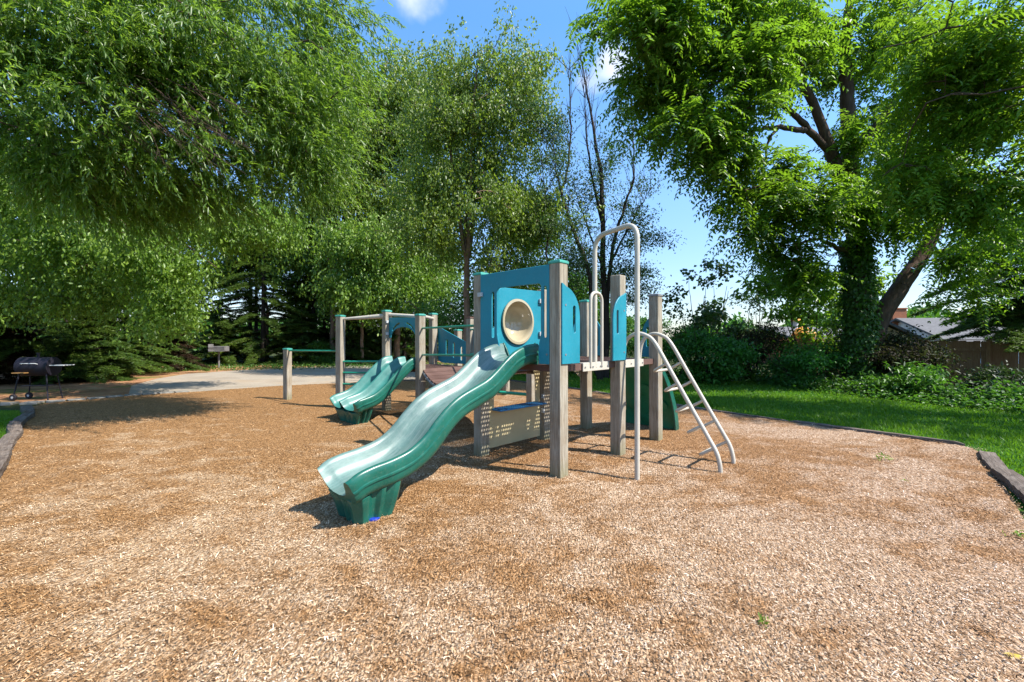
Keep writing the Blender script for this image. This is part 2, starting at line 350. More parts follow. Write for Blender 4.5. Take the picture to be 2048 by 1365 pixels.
def inside(poly, x, y):
    r = np.zeros(len(x), bool); n = len(poly)
    for i in range(n):
        x0, y0 = poly[i]; x1, y1 = poly[(i+1) % n]
        c = ((y0 > y) != (y1 > y)) & (x < (x1-x0)*(y-y0)/((y1-y0) if y1 != y0 else 1e-9)+x0)
        r ^= c
    return r
def np_mesh(name, V, F, m, parent=None, attr=None, kind=None, origin=None, smooth=False):
    me = bpy.data.meshes.new(name); nv, nf, k = len(V), len(F), F.shape[1]
    if origin is not None: V = V-np.array(origin)
    me.vertices.add(nv); me.vertices.foreach_set('co', V.astype(np.float32).ravel())
    me.loops.add(nf*k); me.loops.foreach_set('vertex_index', F.astype(np.int32).ravel())
    me.polygons.add(nf); me.polygons.foreach_set('loop_start', np.arange(0, nf*k, k, dtype=np.int32))
    try: me.polygons.foreach_set('loop_total', np.full(nf, k, dtype=np.int32))
    except Exception: pass
    if smooth: me.polygons.foreach_set('use_smooth', np.ones(nf, bool))
    me.update(calc_edges=True)
    if attr is not None:
        a = me.attributes.new('tint', 'FLOAT', 'POINT'); a.data.foreach_set('value', attr.astype(np.float32))
    me.materials.append(M[m]); o = bpy.data.objects.new(name, me); sc.collection.objects.link(o)
    if parent: o.parent = parent
    elif origin is not None: o.location = tuple(origin)
    if kind: o['kind'] = kind
    return o
def unit(a): return a/np.maximum(np.linalg.norm(a, axis=-1, keepdims=True), 1e-9)

def hgt(x, y):                              # gentle mounds and scuffed hollows of the loose chips
    h = .5*np.sin(x*1.7+.6*np.sin(y*1.1))*np.cos(y*1.45+x*.4)+.3*np.sin(x*4.1+y*1.3+1)*np.sin(y*3.7-x*.8)+.2*np.sin(x*9.3+2*np.sin(y*2.2))*np.sin(y*8.1+x*2)
    z = .016+.011*h
    for cx_, cy_, r_, k_ in ((-1.75, 3.05, .55, .045), (1.27, 4.3, .35, .03), (2.2, 4.7, .4, .02), (-3.0, 6.7, .6, .03)):
        z = z-k_*np.exp(-((x-cx_)**2+(y-cy_)**2)/r_**2)
    return np.maximum(z, -.004)
gx_, gy_ = np.meshgrid(np.arange(-10.4, 6.1, .075), np.arange(-.5, 14.6, .075)); sh_ = gx_.shape; GX, GY = gx_.ravel(), gy_.ravel()
ok = inside(BED, GX, GY).reshape(sh_); ii = np.arange(len(GX)).reshape(sh_); cell = ok[:-1, :-1] & ok[1:, :-1] & ok[:-1, 1:] & ok[1:, 1:]
F = np.stack([ii[:-1, :-1][cell], ii[:-1, 1:][cell], ii[1:, 1:][cell], ii[1:, :-1][cell]], 1); V = np.stack([GX, GY, hgt(GX, GY)], 1)
us, inv = np.unique(F, return_inverse=True); np_mesh('wood_chip_bed', V[us], inv.reshape(F.shape), 'chip_bed', kind='structure', smooth=True)
# curved chips strewn over the bed
def view_samples(d0, d1, dens, wide=1.28):
    n = int(dens*wide*(d1*d1-d0*d0)); y = np.sqrt(rng.uniform(d0*d0, d1*d1, n)); return rng.uniform(-wide, wide, n)*y, y
X, Y, S = [], [], []
for d0, d1, dens, s in ((1.35, 2.4, 12000, 1.), (2.4, 3.6, 8000, 1.0), (3.6, 5.5, 3200, 1.15), (5.5, 8.5, 800, 1.3), (8.5, 13, 180, 1.7)):
    x, y = view_samples(d0, d1, dens); k = inside(BED, x+rng.normal(0, .05, len(x)), y+rng.normal(0, .05, len(x))); X.append(x[k]); Y.append(y[k]); S.append(np.full(k.sum(), s))
X, Y, S = map(np.concatenate, (X, Y, S)); n = len(X)
L = rng.lognormal(-4.65, .58, n).clip(.003, .060)*S; Wd = (rng.uniform(.002, .0065, n)*S).clip(0, L*.7)
th = rng.normal(.35, 1.0, n); ca, sa = np.cos(th), np.sin(th)
tilt = rng.normal(0, .30, n); roll = rng.normal(0, .35, n); cur = rng.uniform(-.1, .32, n)
bz = hgt(X, Y)+.002+rng.uniform(0, .009, n)+np.abs(np.sin(tilt))*L*.5
D = np.stack([ca*np.cos(tilt), sa*np.cos(tilt), np.sin(tilt)], 1); Sd = np.stack([-sa*np.cos(roll), ca*np.cos(roll), np.sin(roll)], 1); Nn = unit(np.cross(D, Sd))
C = np.stack([X, Y, bz], 1); V = []
for t, wf in ((-1, .55), (0, 1.), (1, .5)):
    for s in (-1, 1):
        V.append(C+D*(t*L/2)[:, None]+Sd*(s*wf*Wd/2)[:, None]+Nn*((1-abs(t))*cur*L)[:, None])
V = np.stack(V, 1).reshape(-1, 3); base = (np.arange(n)*6)[:, None]
F = np.concatenate([base+np.array([0, 2, 3, 1]), base+np.array([2, 4, 5, 3])])
np_mesh('wood_chips', V, F, 'chip_piece', kind='stuff')

# grass blades
def blades(name, poly, zones, h=.06, m='grass_blade'):
    X, Y, S = [], [], []
    for d0, d1, dens, s in zones:
        x, y = view_samples(d0, d1, dens, 1.35); k = inside(poly, x, y); X.append(x[k]); Y.append(y[k]); S.append(np.full(k.sum(), s))
    X, Y, S = map(np.concatenate, (X, Y, S)); n = len(X)
    hh = rng.uniform(.5, 1.2, n)*h*(1+.35*np.sin(X*2.1+np.cos(Y*1.7)*2)); th = rng.uniform(0, 6.28, n); wd = rng.uniform(.003, .006, n)*S
    P = np.stack([X, Y, np.full(n, -.006)], 1); A = np.stack([np.cos(th), np.sin(th), 0*th], 1)*wd[:, None]
    ln = rng.normal(0, .45, (n, 2))*hh[:, None]; T = P+np.stack([ln[:, 0], ln[:, 1], hh], 1); Mi = P+np.stack([ln[:, 0]*.3, ln[:, 1]*.3, hh*.55], 1)
    V = np.stack([P-A, P+A, Mi+A*.8, Mi-A*.8, T], 1).reshape(-1, 3); b = (np.arange(n)*5)[:, None]
    F = np.concatenate([b+np.array([0, 1, 2]), b+np.array([0, 2, 3]), b+np.array([3, 2, 4])])
    tint = np.repeat((.5+.25*np.sin(X*.9+1)*np.cos(Y*1.3)+.25*np.sin(X*3.1+2*np.sin(Y*2.3))*np.sin(Y*4.1)+rng.normal(0, .15, n)).clip(0, 1), 5)
    return np_mesh(name, V, F, m, attr=tint, kind='stuff')
LAWN = [(0, 14.6), (2.25, 11.45), (4.0, 8.3), (6.1, 5.6), (5.1, 4.2), (4.2, 3.1), (20, 2), (20, 7), (10.8, 7.4), (9.6, 9), (9.0, 11), (8, 15.5), (5, 18), (-2, 18)]
blades('lawn_grass', LAWN, ((3, 7, 1500, 1.2), (7, 11, 900, 1.8), (11, 18, 350, 3)))
blades('side_grass', [(-5.4, 4.3), (-8.95, 7.8), (-9.6, 8.3), (-14, 8.5), (-14, 4)], ((4, 9, 1500, 1.4),), .07)

# ------------------------------------------------------------------ play structure
AX, AY = .478, 4.34; RZ = math.atan2(.72, .69)
PS = thing('play_structure', 'weathered wood-post playground set with green slides, blue panels and cream metal ladder on wood chips', 'playground set', (AX, AY, 0), RZ)
def loc(x, y):                                        # world -> (v,u) of the structure
    dx, dy = x-AX, y-AY; c_, s_ = math.cos(RZ), math.sin(RZ); return (c_*dx+s_*dy, -s_*dx+c_*dy)
SPC = 1.17; V2 = 2.2; DZ = 1.14
def post(v, u, h, cap='cap_teal', s=.070, rot=0, label=None):
    b = MB(); b.box(-s, s, -s, s, -.05, h)
    o = b.build('post', 'post_wood', PS, bevel=.013); o.location = (v, u, 0); o.rotation_euler = (random.uniform(-.004, .004), random.uniform(-.004, .004), rot)
    if cap:
        c = MB(); k = s+.008; c.box(-k, k, -k, k, h-.012, h+.016); c.box(-k+.016, k-.016, -k+.016, k-.016, h+.016, h+.026)
        c.build('cap', cap, o, bevel=.007)
    return o
for v, u, h, cp in ((0, 0, 2.18, 'cap_teal'), (0, SPC, 2.18, 'cap_teal'), (SPC, 0, 2.18, None), (SPC, SPC, 2.10, None), (V2, 0, 2.01, 'bolt_metal'), (V2, SPC-.02, 2.0, 'cap_teal')):
    post(v, u, h, cp)
Cl, Dl = loc(-2.47, 8.4), loc(-1.64, 7.65); Fl, El = loc(-.83, 8.49), loc(-1.70, 9.2)
Bl, Al, Gl = loc(-3.50, 8.7), loc(-5.21, 9.9), loc(-1.26, 10.0)
for p_, h, cp in ((Cl, 1.96, 'cap_teal'), (Dl, 1.84, 'cap_teal'), (Fl, 1.83, 'deck_brown'), (El, 1.95, 'cap_teal'), (Bl, 1.88, 'cap_teal'), (Al, 1.18, 'cap_teal'), (Gl, 1.62, 'cap_teal')):
    post(p_[0], p_[1], h, cp, .068, R(22) if p_ in (Bl, Al) else 0)
K1 = loc(.36, 8.0); K2 = loc(-.15, 10.7)
post(K1[0], K1[1], .92, None); post(K2[0], K2[1], .95, None)

def lattice_deck(v0, v1, u0, u1, z):
    b = MB(); t = .07
    b.box(v0, v1, u0, u0+.045, z-t, z); b.box(v0, v1, u1-.045, u1, z-t, z)
    b.box(v0, v0+.045, u0+.045, u1-.045, z-t, z-.001); b.box(v1-.045, v1, u0+.045, u1-.045, z-t, z-.001)
    for i in (1, 2): um = u0+(u1-u0)*i/3; b.box(v0+.045, v1-.045, um-.02, um+.02, z-t+.012, z-.018)
    x = v0+.045
    while x < v1-.05: b.box(x, x+.016, u0+.045, u1-.045, z-.012, z-.003); x += .040
    y = u0+.045
    while y < u1-.05: b.box(v0+.045, v1-.045, y, y+.016, z-.0135, z-.0045); y += .040
    o = b.build('deck', 'deck_brown', PS); return o
lattice_deck(.0, SPC, .0, SPC, DZ); lattice_deck(SPC+.003, V2, .0, SPC-.01, DZ)
lattice_deck(Dl[0], El[0], Dl[1], Cl[1], .88)
# sagging bridge from the low deck to the tower
b = MB(); N = 16; p0, p1 = Vector((Dl[0]+.03, Dl[1]-.02, 0)), Vector((.03, SPC+.03, 0)); q0, q1 = Vector((Fl[0]-.03, Fl[1]-.02, 0)), Vector((SPC-.03, SPC+.03, 0))
def zb(t): return .88+(.98-.88)*t-.22*math.sin(math.pi*min(t/.68, 1))*(1 if t < .68 else 0)
for i in range(N):
    t0, t1 = i/N+.004, (i+1)/N-.006
    A0, A1, B0, B1 = p0.lerp(p1, t0), p0.lerp(p1, t1), q0.lerp(q1, t0), q0.lerp(q1, t1)
    z0, z1 = zb(t0), zb(t1)
    vs = [(A0.x, A0.y, z0), (A1.x, A1.y, z1), (B1.x, B1.y, z1), (B0.x, B0.y, z0)]; vs += [(x, y, z-.035) for x, y, z in vs]
    b.add(vs, [(0, 1, 2, 3), (7, 6, 5, 4), (0, 4, 5, 1), (1, 5, 6, 2), (2, 6, 7, 3), (3, 7, 4, 0)])
b.build('bridge', 'deck_brown', PS)
b = MB()
for e0, e1 in ((p0, p1), (q0, q1)):
    b.tube([(e0.lerp(e1, i/20).x, e0.lerp(e1, i/20).y, zb(i/20)-.05) for i in range(21)], .022, 8)
b.build('bridge_edge', 'bolt_metal', PS, smooth=True)
# barrier bars beside the bridge
for (a, z0, z1) in ((p0, 1.605, 1.575), (p0, 1.13, 1.21)):
    b = MB(); b.tube([(a.x-.03, a.y-.03, z0), (p1.x, p1.y-.02, z1)], .017, 10); b.build('barrier_bar', 'rail_green', PS, smooth=True)
for (z0, z1) in ((1.60, 1.57), (1.12, 1.2)):
    b = MB(); b.tube([(q0.x, q0.y, z0), (q1.x, q1.y, z1)], .017, 10); b.build('barrier_bar', 'rail_green', PS, smooth=True)
b = MB(); k0 = loc(-.5, 8.3); b.tube([(k0[0], k0[1], .4), (K1[0], K1[1], .37)], .03, 10); b.build('balance_bar', 'rail_green', PS, smooth=True)

# ---- panels
def panel(name, outline, holes, plane, t0, t1, bolts=(), m='panel_blue'):
    b = MB(); b.prism(outline, holes, plane, t0, t1); o = b.build(name, m, PS, bevel=.0035, seg=1)
    if bolts:
        for (a, c_) in bolts:
            k = MB(); pa, pb = Vector(plane(a, c_, min(t0, t1)-.004)), Vector(plane(a, c_, max(t0, t1)+.004))
            k.tube([pa, pb], .011, 10); k.build('bolt', 'bolt_metal', o, smooth=False)
    return o
plU = lambda u0: (lambda a, z, t: (a, u0+t, z))         # panel in the v-z plane, thickness along u
plV = lambda v0: (lambda a, z, t: (v0+t, a, z))         # panel in the u-z plane, thickness along v
def quarter(a0, a1, zb_, zt):                          # straight at a0, rounded down at a1
    s = 1 if a1 > a0 else -1; w_ = abs(a1-a0); o = [(a0, zb_), (a1, zb_), (a1, zt-.33)]
    for i in range(1, 9):
        an = i/9*math.pi/2; o.append((a1-s*(w_-.03)*(1-math.cos(an)), zt-.33+.30*math.sin(an)))
    o += [(a0+s*.03, zt-.01), (a0, zt)]; return o
for plane, a0, a1, tt in ((plU(-.064), -.055, .25, (-.02, -.002)), (plU(-.064), 1.225, .92, (-.02, -.002)),
                          (plU(SPC+.06), V2+.05, V2-.24, (.002, .02)), (plU(SPC+.06), SPC-.05, SPC+.24, (.002, .02)),
                          (plV(V2+.062), SPC+.03, SPC-.26, (.002, .02)), (plV(V2+.062), -.05, .24, (.002, .02))):
    s = 1 if a1 > a0 else -1; zt = 1.97 if plane is not None and abs(a0) < 1.3 and tt[0] < 0 else 1.80
    panel('side_panel', quarter(a0, a1, 1.155, zt), [slot(a0+s*.205, zt-.36, .022, .14)], plane, *tt, bolts=((a0+s*.055, zt-.22), (a0+s*.055, 1.25)))
# entry frame over the main slide
out = [(.065, 1.15), (1.10, 1.15), (1.10, 2.165), (.065, 2.165)]
op = [(.21, 1.17), (.205, 1.30)]+[(.195, 1.37), (.18, 1.42)]+[(.17, 1.47), (.17, 1.93)]+bezarc((.21, 1.945), .04, 180, 90, 4)+bezarc((.78, 1.945), .04, 90, 0, 4)+[(.82, 1.47), (.81, 1.42), (.795, 1.37), (.785, 1.30), (.78, 1.17)]
out = [(.065, 1.15), (.20, 1.15)]+op[1:-1]+[(.79, 1.15), (1.10, 1.15), (1.10, 2.165), (.065, 2.165)]
panel('slide_frame', out, [slot(.115, 1.685, .018, .265), slot(.885, 1.685, .020, .265)], plV(-.064), -.02, -.002, bolts=((.09, 1.25), (1.05, 1.25)))
def bracket(v, u, z, sz=(.05, .03, .045)):
    b = MB(); b.box(v-sz[0]/2, v+sz[0]/2, u-sz[1]/2, u+sz[1]/2, z-sz[2]/2, z+sz[2]/2)
    b.tube([(v-sz[0]/2-.004, u, z), (v+sz[0]/2+.004, u, z)], .008, 8, 1)
    return b.build('bracket', ['metal_grey', 'bolt_metal'], PS, bevel=.004)
bracket(-.10, 1.085, 1.93, (.03, .07, .05))
# bubble window panel on the far side of the tower
panel('bubble_panel', [(.12, 1.15), (1.08, 1.15), (1.08, 2.07)]+[(.34, 2.06)]+bezarc((.33, 1.97), .085, 90, 180, 4)+[(.24, 1.6), (.12, 1.5)],
      [bezarc((.60, 1.635), .262, 0, 350, 35)], plU(SPC-.03), 0, .018)
for z in (1.93, 1.48): bracket(SPC-.10, SPC-.05, z, (.10, .03, .06))
b = MB(); n = 36
prof = [(.30, -.012), (.295, -.03), (.265, -.032), (.252, -.012), (.25, .03), (.235, .09), (.20, .15), (.14, .195), (.07, .215), (.012, .22)]
vs = []; fs = []
for i, (r_, t_) in enumerate(prof):
    for k in range(n): a = 2*math.pi*k/n; vs.append((.60+r_*math.cos(a), SPC-.03+t_, 1.635+r_*math.sin(a)))
for i in range(len(prof)-1):
    for k in range(n): fs.append((i*n+k, i*n+(k+1) % n, (i+1)*n+(k+1) % n, (i+1)*n+k))
fs.append(tuple((len(prof)-1)*n+k for k in range(n)))
b.add(vs, fs); o = b.build('bubble_window', 'bubble_plastic', PS, smooth=True)
sm = o.modifiers.new('solid', 'SOLIDIFY'); sm.thickness = .006
# store counter under the tower
u_ = SPC-.02
b = MB(); b.prism([(.10, .07), (1.07, .07), (1.07, 1.08), (.10, 1.08)], [[(.19, .53), (.98, .53), (.98, .80)]+bezarc((.585, .80), .395, 0, 180, 14)[1:-1]+[(.19, .80)]], plU(u_), 0, .018)
b.build('counter_panel', 'tan_plastic', PS, bevel=.004, seg=1)
b = MB(); b.box(.15, 1.03, u_-.16, u_+.06, .53, .55); b.build('counter', 'counter_blue', PS, bevel=.008)
for z in (1.0, .62, .42): bracket(SPC-.075, SPC-.05, z, (.03, .04, .06)); 
# diamond mesh archway between the rear posts
def mesh_strip(a0, a1, z0, z1, u0, hole=None):
    b = MB(); p_ = .042; n_ = int((a1-a0+z1-z0)/p_)+2
    for s in (1, -1):
        for i in range(-n_, n_+1):
            # line z = z0 + 1.5*s*(a-c)
            c_ = (a0 if s > 0 else a0)+i*p_
            pts = []
            k = 60
            run = None
            for j in range(k+1):
                a = a0+(a1-a0)*j/k; z = z0+1.6*s*(a-c_)
                ok = z0 <= z <= z1 and not (hole and hole(a, z))
                if ok and run is None: run = (a, z)
                if run and (not ok or j == k):
                    e = (pa, pz) if not ok else (a, z)
                    if abs(e[0]-run[0]) > .008: b.bar((run[0], u0, run[1]), (e[0], u0, e[1]), .006, .011)
                    run = None
                pa, pz = a, z
    return b
b = mesh_strip(SPC+.07, V2-.06, .12, 1.06, SPC+.03, lambda a, z: a > SPC+.27 and z < .93-(.22*max(0, (a-(V2-.35))/.3)**2))
b.build('mesh_arch', 'mesh_coat', PS)

# ---- slides
def sweep(name, rail_pts, half, uc, section, m, parent, channels=1):
    path = catmull([(a, 0, z) for a, z in rail_pts], 6); n = len(path)
    vs = []; ns = len(section); b = MB()
    for i, p_ in enumerate(path):
        t = (path[min(i+1, n-1)]-path[max(i-1, 0)]).normalized(); nrm = Vector((-t.z, 0, t.x))
        if nrm.z < 0: nrm = -nrm
        nrm = (nrm*.75+Vector((0, 0, 1))*.25).normalized()
        e = max(0, 1-(n-1-i)/5); k = 1-.05*e*e            # rounded nose
        for (w_, h, mi) in section:
            hh = h*(1 if e == 0 else (1-.06*e*e)); q = p_+nrm*hh
            nose = -.035*(1-(w_/half)**2)*(e**1.5)
            vs.append((q.x+nose, uc+w_*k, q.z))
    fs = []; ms = []
    for i in range(n-1):
        for k in range(ns):
            k2 = (k+1) % ns; b_ = (i*ns+k, i*ns+k2, (i+1)*ns+k2, (i+1)*ns+k); fs.append(b_); ms.append(section[k][2])
    # ends closed with a flat-filled concave cap
    bm = bmesh.new(); pv_ = [bm.verts.new((w_, h, 0)) for w_, h, mi in section]; ed_ = [bm.edges.new((pv_[k], pv_[(k+1) % ns])) for k in range(ns)]
    bmesh.ops.triangle_fill(bm, use_beauty=True, use_dissolve=False, edges=ed_); bm.verts.index_update()
    caps = [tuple(v.index for v in f.verts) for f in bm.faces]; bm.free()
    b.v = vs; b.f = fs+caps+[tuple((n-1)*ns+k for k in c_) for c_ in caps]; b.m = ms+[0]*(2*len(caps))
    return b.build(name, m, parent, smooth=True)
def chan(w0, w1, hb=-.17, rail=.034):            # inner trough between two rail tops at w0..w1
    c_ = (w0+w1)/2; a = (w1-w0)/2; pts = []
    for f_, h in ((-1, 0), (-.93, -.008), (-.87, -.035), (-.80, -.09), (-.68, -.14), (-.48, hb+.008), (-.2, hb), (.2, hb), (.48, hb+.008), (.68, -.14), (.80, -.09), (.87, -.035), (.93, -.008), (1, 0)):
        pts.append((c_+a*f_, h, 1))
    return pts
def slide_section(half, nch):
    rw = .03; pts = [(-half, -.05, 0), (-half+.006, -.018, 0), (-half+.018, -.003, 0)]
    inner = half-.032; step = 2*inner/nch
    for i in range(nch): pts += chan(-inner+i*step, -inner+(i+1)*step)
    pts += [(half-.018, -.003, 0), (half-.006, -.018, 0), (half, -.05, 0), (half, -.092, 0), (half+.010, -.098, 0), (half+.010, -.112, 0), (half-.002, -.118, 0),
            (half-.004, -.16, 0), (half-.02, -.195, 0), (half-.06, -.215, 0), (0, -.225, 0), (-half+.06, -.215, 0), (-half+.02, -.195, 0), (-half+.004, -.16, 0),
            (-half+.002, -.118, 0), (-half-.010, -.112, 0), (-half-.010, -.098, 0), (-half, -.092, 0)]
    return pts
rail1 = [(.02, 1.36), (-.15, 1.345), (-.32, 1.29), (-.46, 1.205), (-.60, 1.10), (-.72, 1.025), (-.88, .965), (-1.04, .905), (-1.17, .83), (-1.29, .73), (-1.42, .605), (-1.56, .52), (-1.72, .477), (-1.88, .455), (-2.0, .425), (-2.08, .375)]
S1 = sweep('slide', rail1, .285, .565, slide_section(.285, 1), ['slide_green', 'slide_bed'], PS)
S1['label'] = 'long wavy single green slide with worn pale bed'
ku, kv = Dl[1]+.555, Dl[0]
rail2 = [(kv+.02, 1.09), (kv-.12, 1.075), (kv-.24, 1.01), (kv-.40, .88), (kv-.56, .73), (kv-.72, .59), (kv-.86, .50), (kv-1.0, .455), (kv-1.12, .425), (kv-1.2, .375)]
S2 = sweep('slide', rail2, .50, ku, slide_section(.50, 2), ['slide_green', 'slide_bed_deep'], PS)
S2['label'] = 'short double green slide with two troughs'
def foot(parent, vc, uc, a, c_, zt, m='slide_green', slope=.0):
    b = MB(); ol = []
    N = 40
    for i in range(N):
        t = 2*math.pi*i/N; x, y = math.cos(t), math.sin(t); s = max(abs(x), abs(y)); x, y = x/s, y/s
        q = 1-.16*(1 if (i % 8) in (1, 2, 6, 7) and False else 0)
        par = (math.atan2(y, x)/(math.pi/2)*3) % 1
        q = 1-.15*(1 if .3 < par < .75 else 0)
        ol.append((x*q, y*q))
    vs = []; 
    for z, k in ((zt, 1.12), (zt*.5, .97), (.0, .80), (-.03, .80)): vs += [(vc+x*a*k, uc+y*c_*k, z+(x*slope if z == zt else 0)) for x, y in ol]
    fs = [(i*N+k, i*N+(k+1) % N, (i+1)*N+(k+1) % N, (i+1)*N+k) for i in range(3) for k in range(N)]+[tuple(range(N)), tuple(3*N+k for k in range(N))]
    b.add(vs, fs); return b.build('slide_foot', m, parent, bevel=.006, seg=2, smooth=True)
foot(S1, -1.80, .565, .20, .235, .262, slope=.055); foot(S2, kv-.98, ku, .16, .40, .245, slope=.05)
b = MB(); b.tube([(-1.82, .405, -.02), (-1.82, .405, .03)], .05, 14); b.build('footing_plug', 'blue_plug', S1, bevel=.008)
# top flanges of the slides
b = MB(); b.prism([(.29, 1.13), (.84, 1.13), (.84, 1.34), (.80, 1.37), (.75, 1.30), (.70, 1.20), (.43, 1.20), (.38, 1.30), (.33, 1.37), (.29, 1.34)], [], plV(.0), 0, .02); b.build('slide_flange', 'slide_green', S1, bevel=.005)

# ---- arch panel over the double slide
a0, a1 = Dl[1]+.07, Cl[1]-.07; mid = (a0+a1)/2
o_ = [(a0, 1.44), (a0, 1.80), (a1, 1.83), (a1, 1.44), (a1-.06, 1.44)]+[(mid+(mid-a0-.06)*math.cos(R(t)), 1.44+.20*math.sin(R(t))) for t in range(15, 166, 15)]+[(a0+.06, 1.44)]
def arcslot(c, t0, t1, rx, ry, w_):
    A = [(c[0]+(rx+w_)*math.cos(R(t0+(t1-t0)*i/6)), c[1]+(ry+w_)*math.sin(R(t0+(t1-t0)*i/6))) for i in range(7)]
    B = [(c[0]+(rx-w_)*math.cos(R(t1-(t1-t0)*i/6)), c[1]+(ry-w_)*math.sin(R(t1-(t1-t0)*i/6))) for i in range(7)]
    return A+B
panel('arch_panel', o_, [arcslot((mid, 1.44), 30, 75, .42, .285, .018), arcslot((mid, 1.44), 105, 150, .42, .285, .018)], plV(Dl[0]-.02), 0, .018)
for z in (1.75, 1.52): bracket(Cl[0]-.03, Cl[1]-.075, z, (.05, .04, .05))
# three-slot panel at the back of the low deck
a0, a1 = Fl[1]+.06, El[1]-.06
panel('slot_panel', [(a0, .91), (a1-.15, .91), (a1, .95), (a1, 1.66), (a1-.08, 1.66), (a0, 1.33)], [slot(a0+.22, 1.12, .032, .14), slot(a0+.46, 1.19, .032, .16), slot(a0+.70, 1.25, .032, .16)], plV(Fl[0]-.0), .0, .018)
g0 = loc(-.9, 9.2); b = MB(); b.prism([(Fl[1]-.55, .92), (Fl[1]-.07, .92), (Fl[1]-.07, 1.62), (Fl[1]-.2, 1.6), (Fl[1]-.55, 1.4)], [], plV(Fl[0]+.02), 0, .018); b.build('side_panel', 'panel_blue', PS)
# bars: chin-up bar and side rungs
for z, (pa, pb), r_ in ((1.15, (Al, Bl), .019), (.955, (Bl, Cl), .02), (.73, (Bl, Cl), .02), (.50, (Bl, Cl), .02)):
    b = MB(); b.tube([(pa[0], pa[1], z), (pb[0], pb[1], z+.02)], r_, 10)
    b.build('chin_bar' if pa is Al else 'rung', 'rail_green', PS, smooth=True)
# cream overhead pipe joining the far posts
b = MB(); b.tube([(Bl[0], Bl[1], 1.82), (Cl[0], Cl[1], 1.87)], [.022, .05], 12); b.tube([(Cl[0], Cl[1], 1.90), (El[0]*.3+Dl[0]*.7, El[1]*.3+Dl[1]*.7, 1.84), (El[0], El[1], 1.86)], .03, 12)
b.build('overhead_pipe', 'cream_pipe', PS, smooth=True)

# ---- tall fireman's pole with its top arch
vm = .60
b = MB(); pole = fillet([(.50, -.60, -.05), (.50, -.60, 2.58), (.66, -.0, 2.56), (.66, .0, DZ-.05)], .17, 8)
b.tube(pole, .0265, 14); b.build('fire_pole', 'cream_pipe', PS, smooth=True)
b = MB(); h_ = fillet([(.545, -.02, DZ-.04), (.545, -.02, 1.93), (.775, -.02, 1.93), (.775, -.02, DZ-.04)], .13, 8); b.tube(h_, .018, 12); b.build('hand_loop', 'cream_pipe', PS, smooth=True)
def plate(v0, v1, name='mounting_plate'):
    b = MB(); b.box(v0, v1, -.022, -.006, DZ-.085, DZ+.005); b.box(v0, v1, -.022, .06, DZ+.001, DZ+.008)
    o = b.build(name, 'cream_pipe', PS, bevel=.003)
    for i in range(4): v = v0+.035+(v1-v0-.07)*i/3; k = MB(); k.tube([(v, -.03, DZ-.04), (v, -.02, DZ-.04)], .010, 8); k.build('bolt', 'bolt_metal', o)
plate(.40, .93); plate(1.27, 1.79)
# ---- ladder
LAD = []
prof = [(0.02, 1.06), (0, 1.28), (-.05, 1.41), (-.17, 1.475), (-.30, 1.45), (-.41, 1.355), (-.62, 1.0), (-.85, .61), (-1.02, .325), (-1.09, .20), (-1.125, .07), (-1.13, -.05)]
pc = catmull([(0, a, z) for a, z in prof], 5)
LD = MB()
for v in (1.31, 1.745):
    b = MB(); b.tube([(v, q.y, q.z) for q in pc], .0235, 12); b.build('ladder_rail', 'cream_pipe', PS, smooth=True)
def on_ladder(z):
    for i in range(len(pc)-1, 0, -1):
        if pc[i].z <= z <= pc[i-1].z: t = (z-pc[i].z)/(pc[i-1].z-pc[i].z); return pc[i].lerp(pc[i-1], t).y
for i in range(5):
    z = 1.13-i*.222; a = on_ladder(z); dp = .16 if i < 4 else .16
    b = MB(); b.tube(fillet([(1.31, a, z), (1.31, a+dp, z-.10), (1.745, a+dp, z-.10), (1.745, a, z)], .05, 5), .0165, 10)
    b.build('ladder_rung', 'cream_pipe', PS, smooth=True)
# ---- curved climbing wall
def climb(t): return (V2+.09+.76*math.sin(t*math.pi/2)**1.1, 1.12-1.16*(1-math.cos(t*math.pi/2))**.72)
nu, nt_ = 14, 18; vs = []; fs = []
for s in (0, .03):
    for j in range(nt_+1):
        v_, z_ = climb(j/nt_); k = .5+.5*(j/nt_)**.6
        for i in range(nu+1):
            uu = .06+(.55+.36*j/nt_)*i/nu; rip = .018*math.sin(uu*9+j*.5); vs.append((v_+rip-s, uu, z_-s*.4))
n1 = (nu+1)*(nt_+1)
for j in range(nt_):
    for i in range(nu):
        q = (j*(nu+1)+i, j*(nu+1)+i+1, (j+1)*(nu+1)+i+1, (j+1)*(nu+1)+i); fs += [q, tuple(x+n1 for x in q[::-1])]
for i in range(nu): fs += [(i, i+1, i+1+n1, i+n1), (nt_*(nu+1)+i, nt_*(nu+1)+i+1, nt_*(nu+1)+i+1+n1, nt_*(nu+1)+i+n1)]
for j in range(nt_):
    for i in (0, nu): q = j*(nu+1)+i; r_ = q+nu+1; fs.append((q, r_, r_+n1, q+n1))
b = MB(); b.add(vs, fs); CW = b.build('climbing_wall', 'climber_green', PS, smooth=True)
for (uu, t) in ((.22, .25), (.50, .3), (.45, .5), (.25, .68), (.7, .7), (.50, .86)):
    v_, z_ = climb(t); b = MB()
    b.tube([(v_-.05, uu, z_-.02), (v_-.005, uu, z_)], [.10, .07], 16); b.build('grip_hole', 'climber_green', CW, smooth=True, bevel=.004)
b = MB(); c0 = [climb(t/16) for t in range(17)]; ol = [(v_+.015, z_) for v_, z_ in c0]+[(v_-.06-.05*(k_/16), z_-.03) for k_, (v_, z_) in reversed(list(enumerate(c0)))]
b.prism(ol, [], plU(.03), 0, .03); b.build('climbing_wall_edge', 'slide_green', CW, bevel=.006)

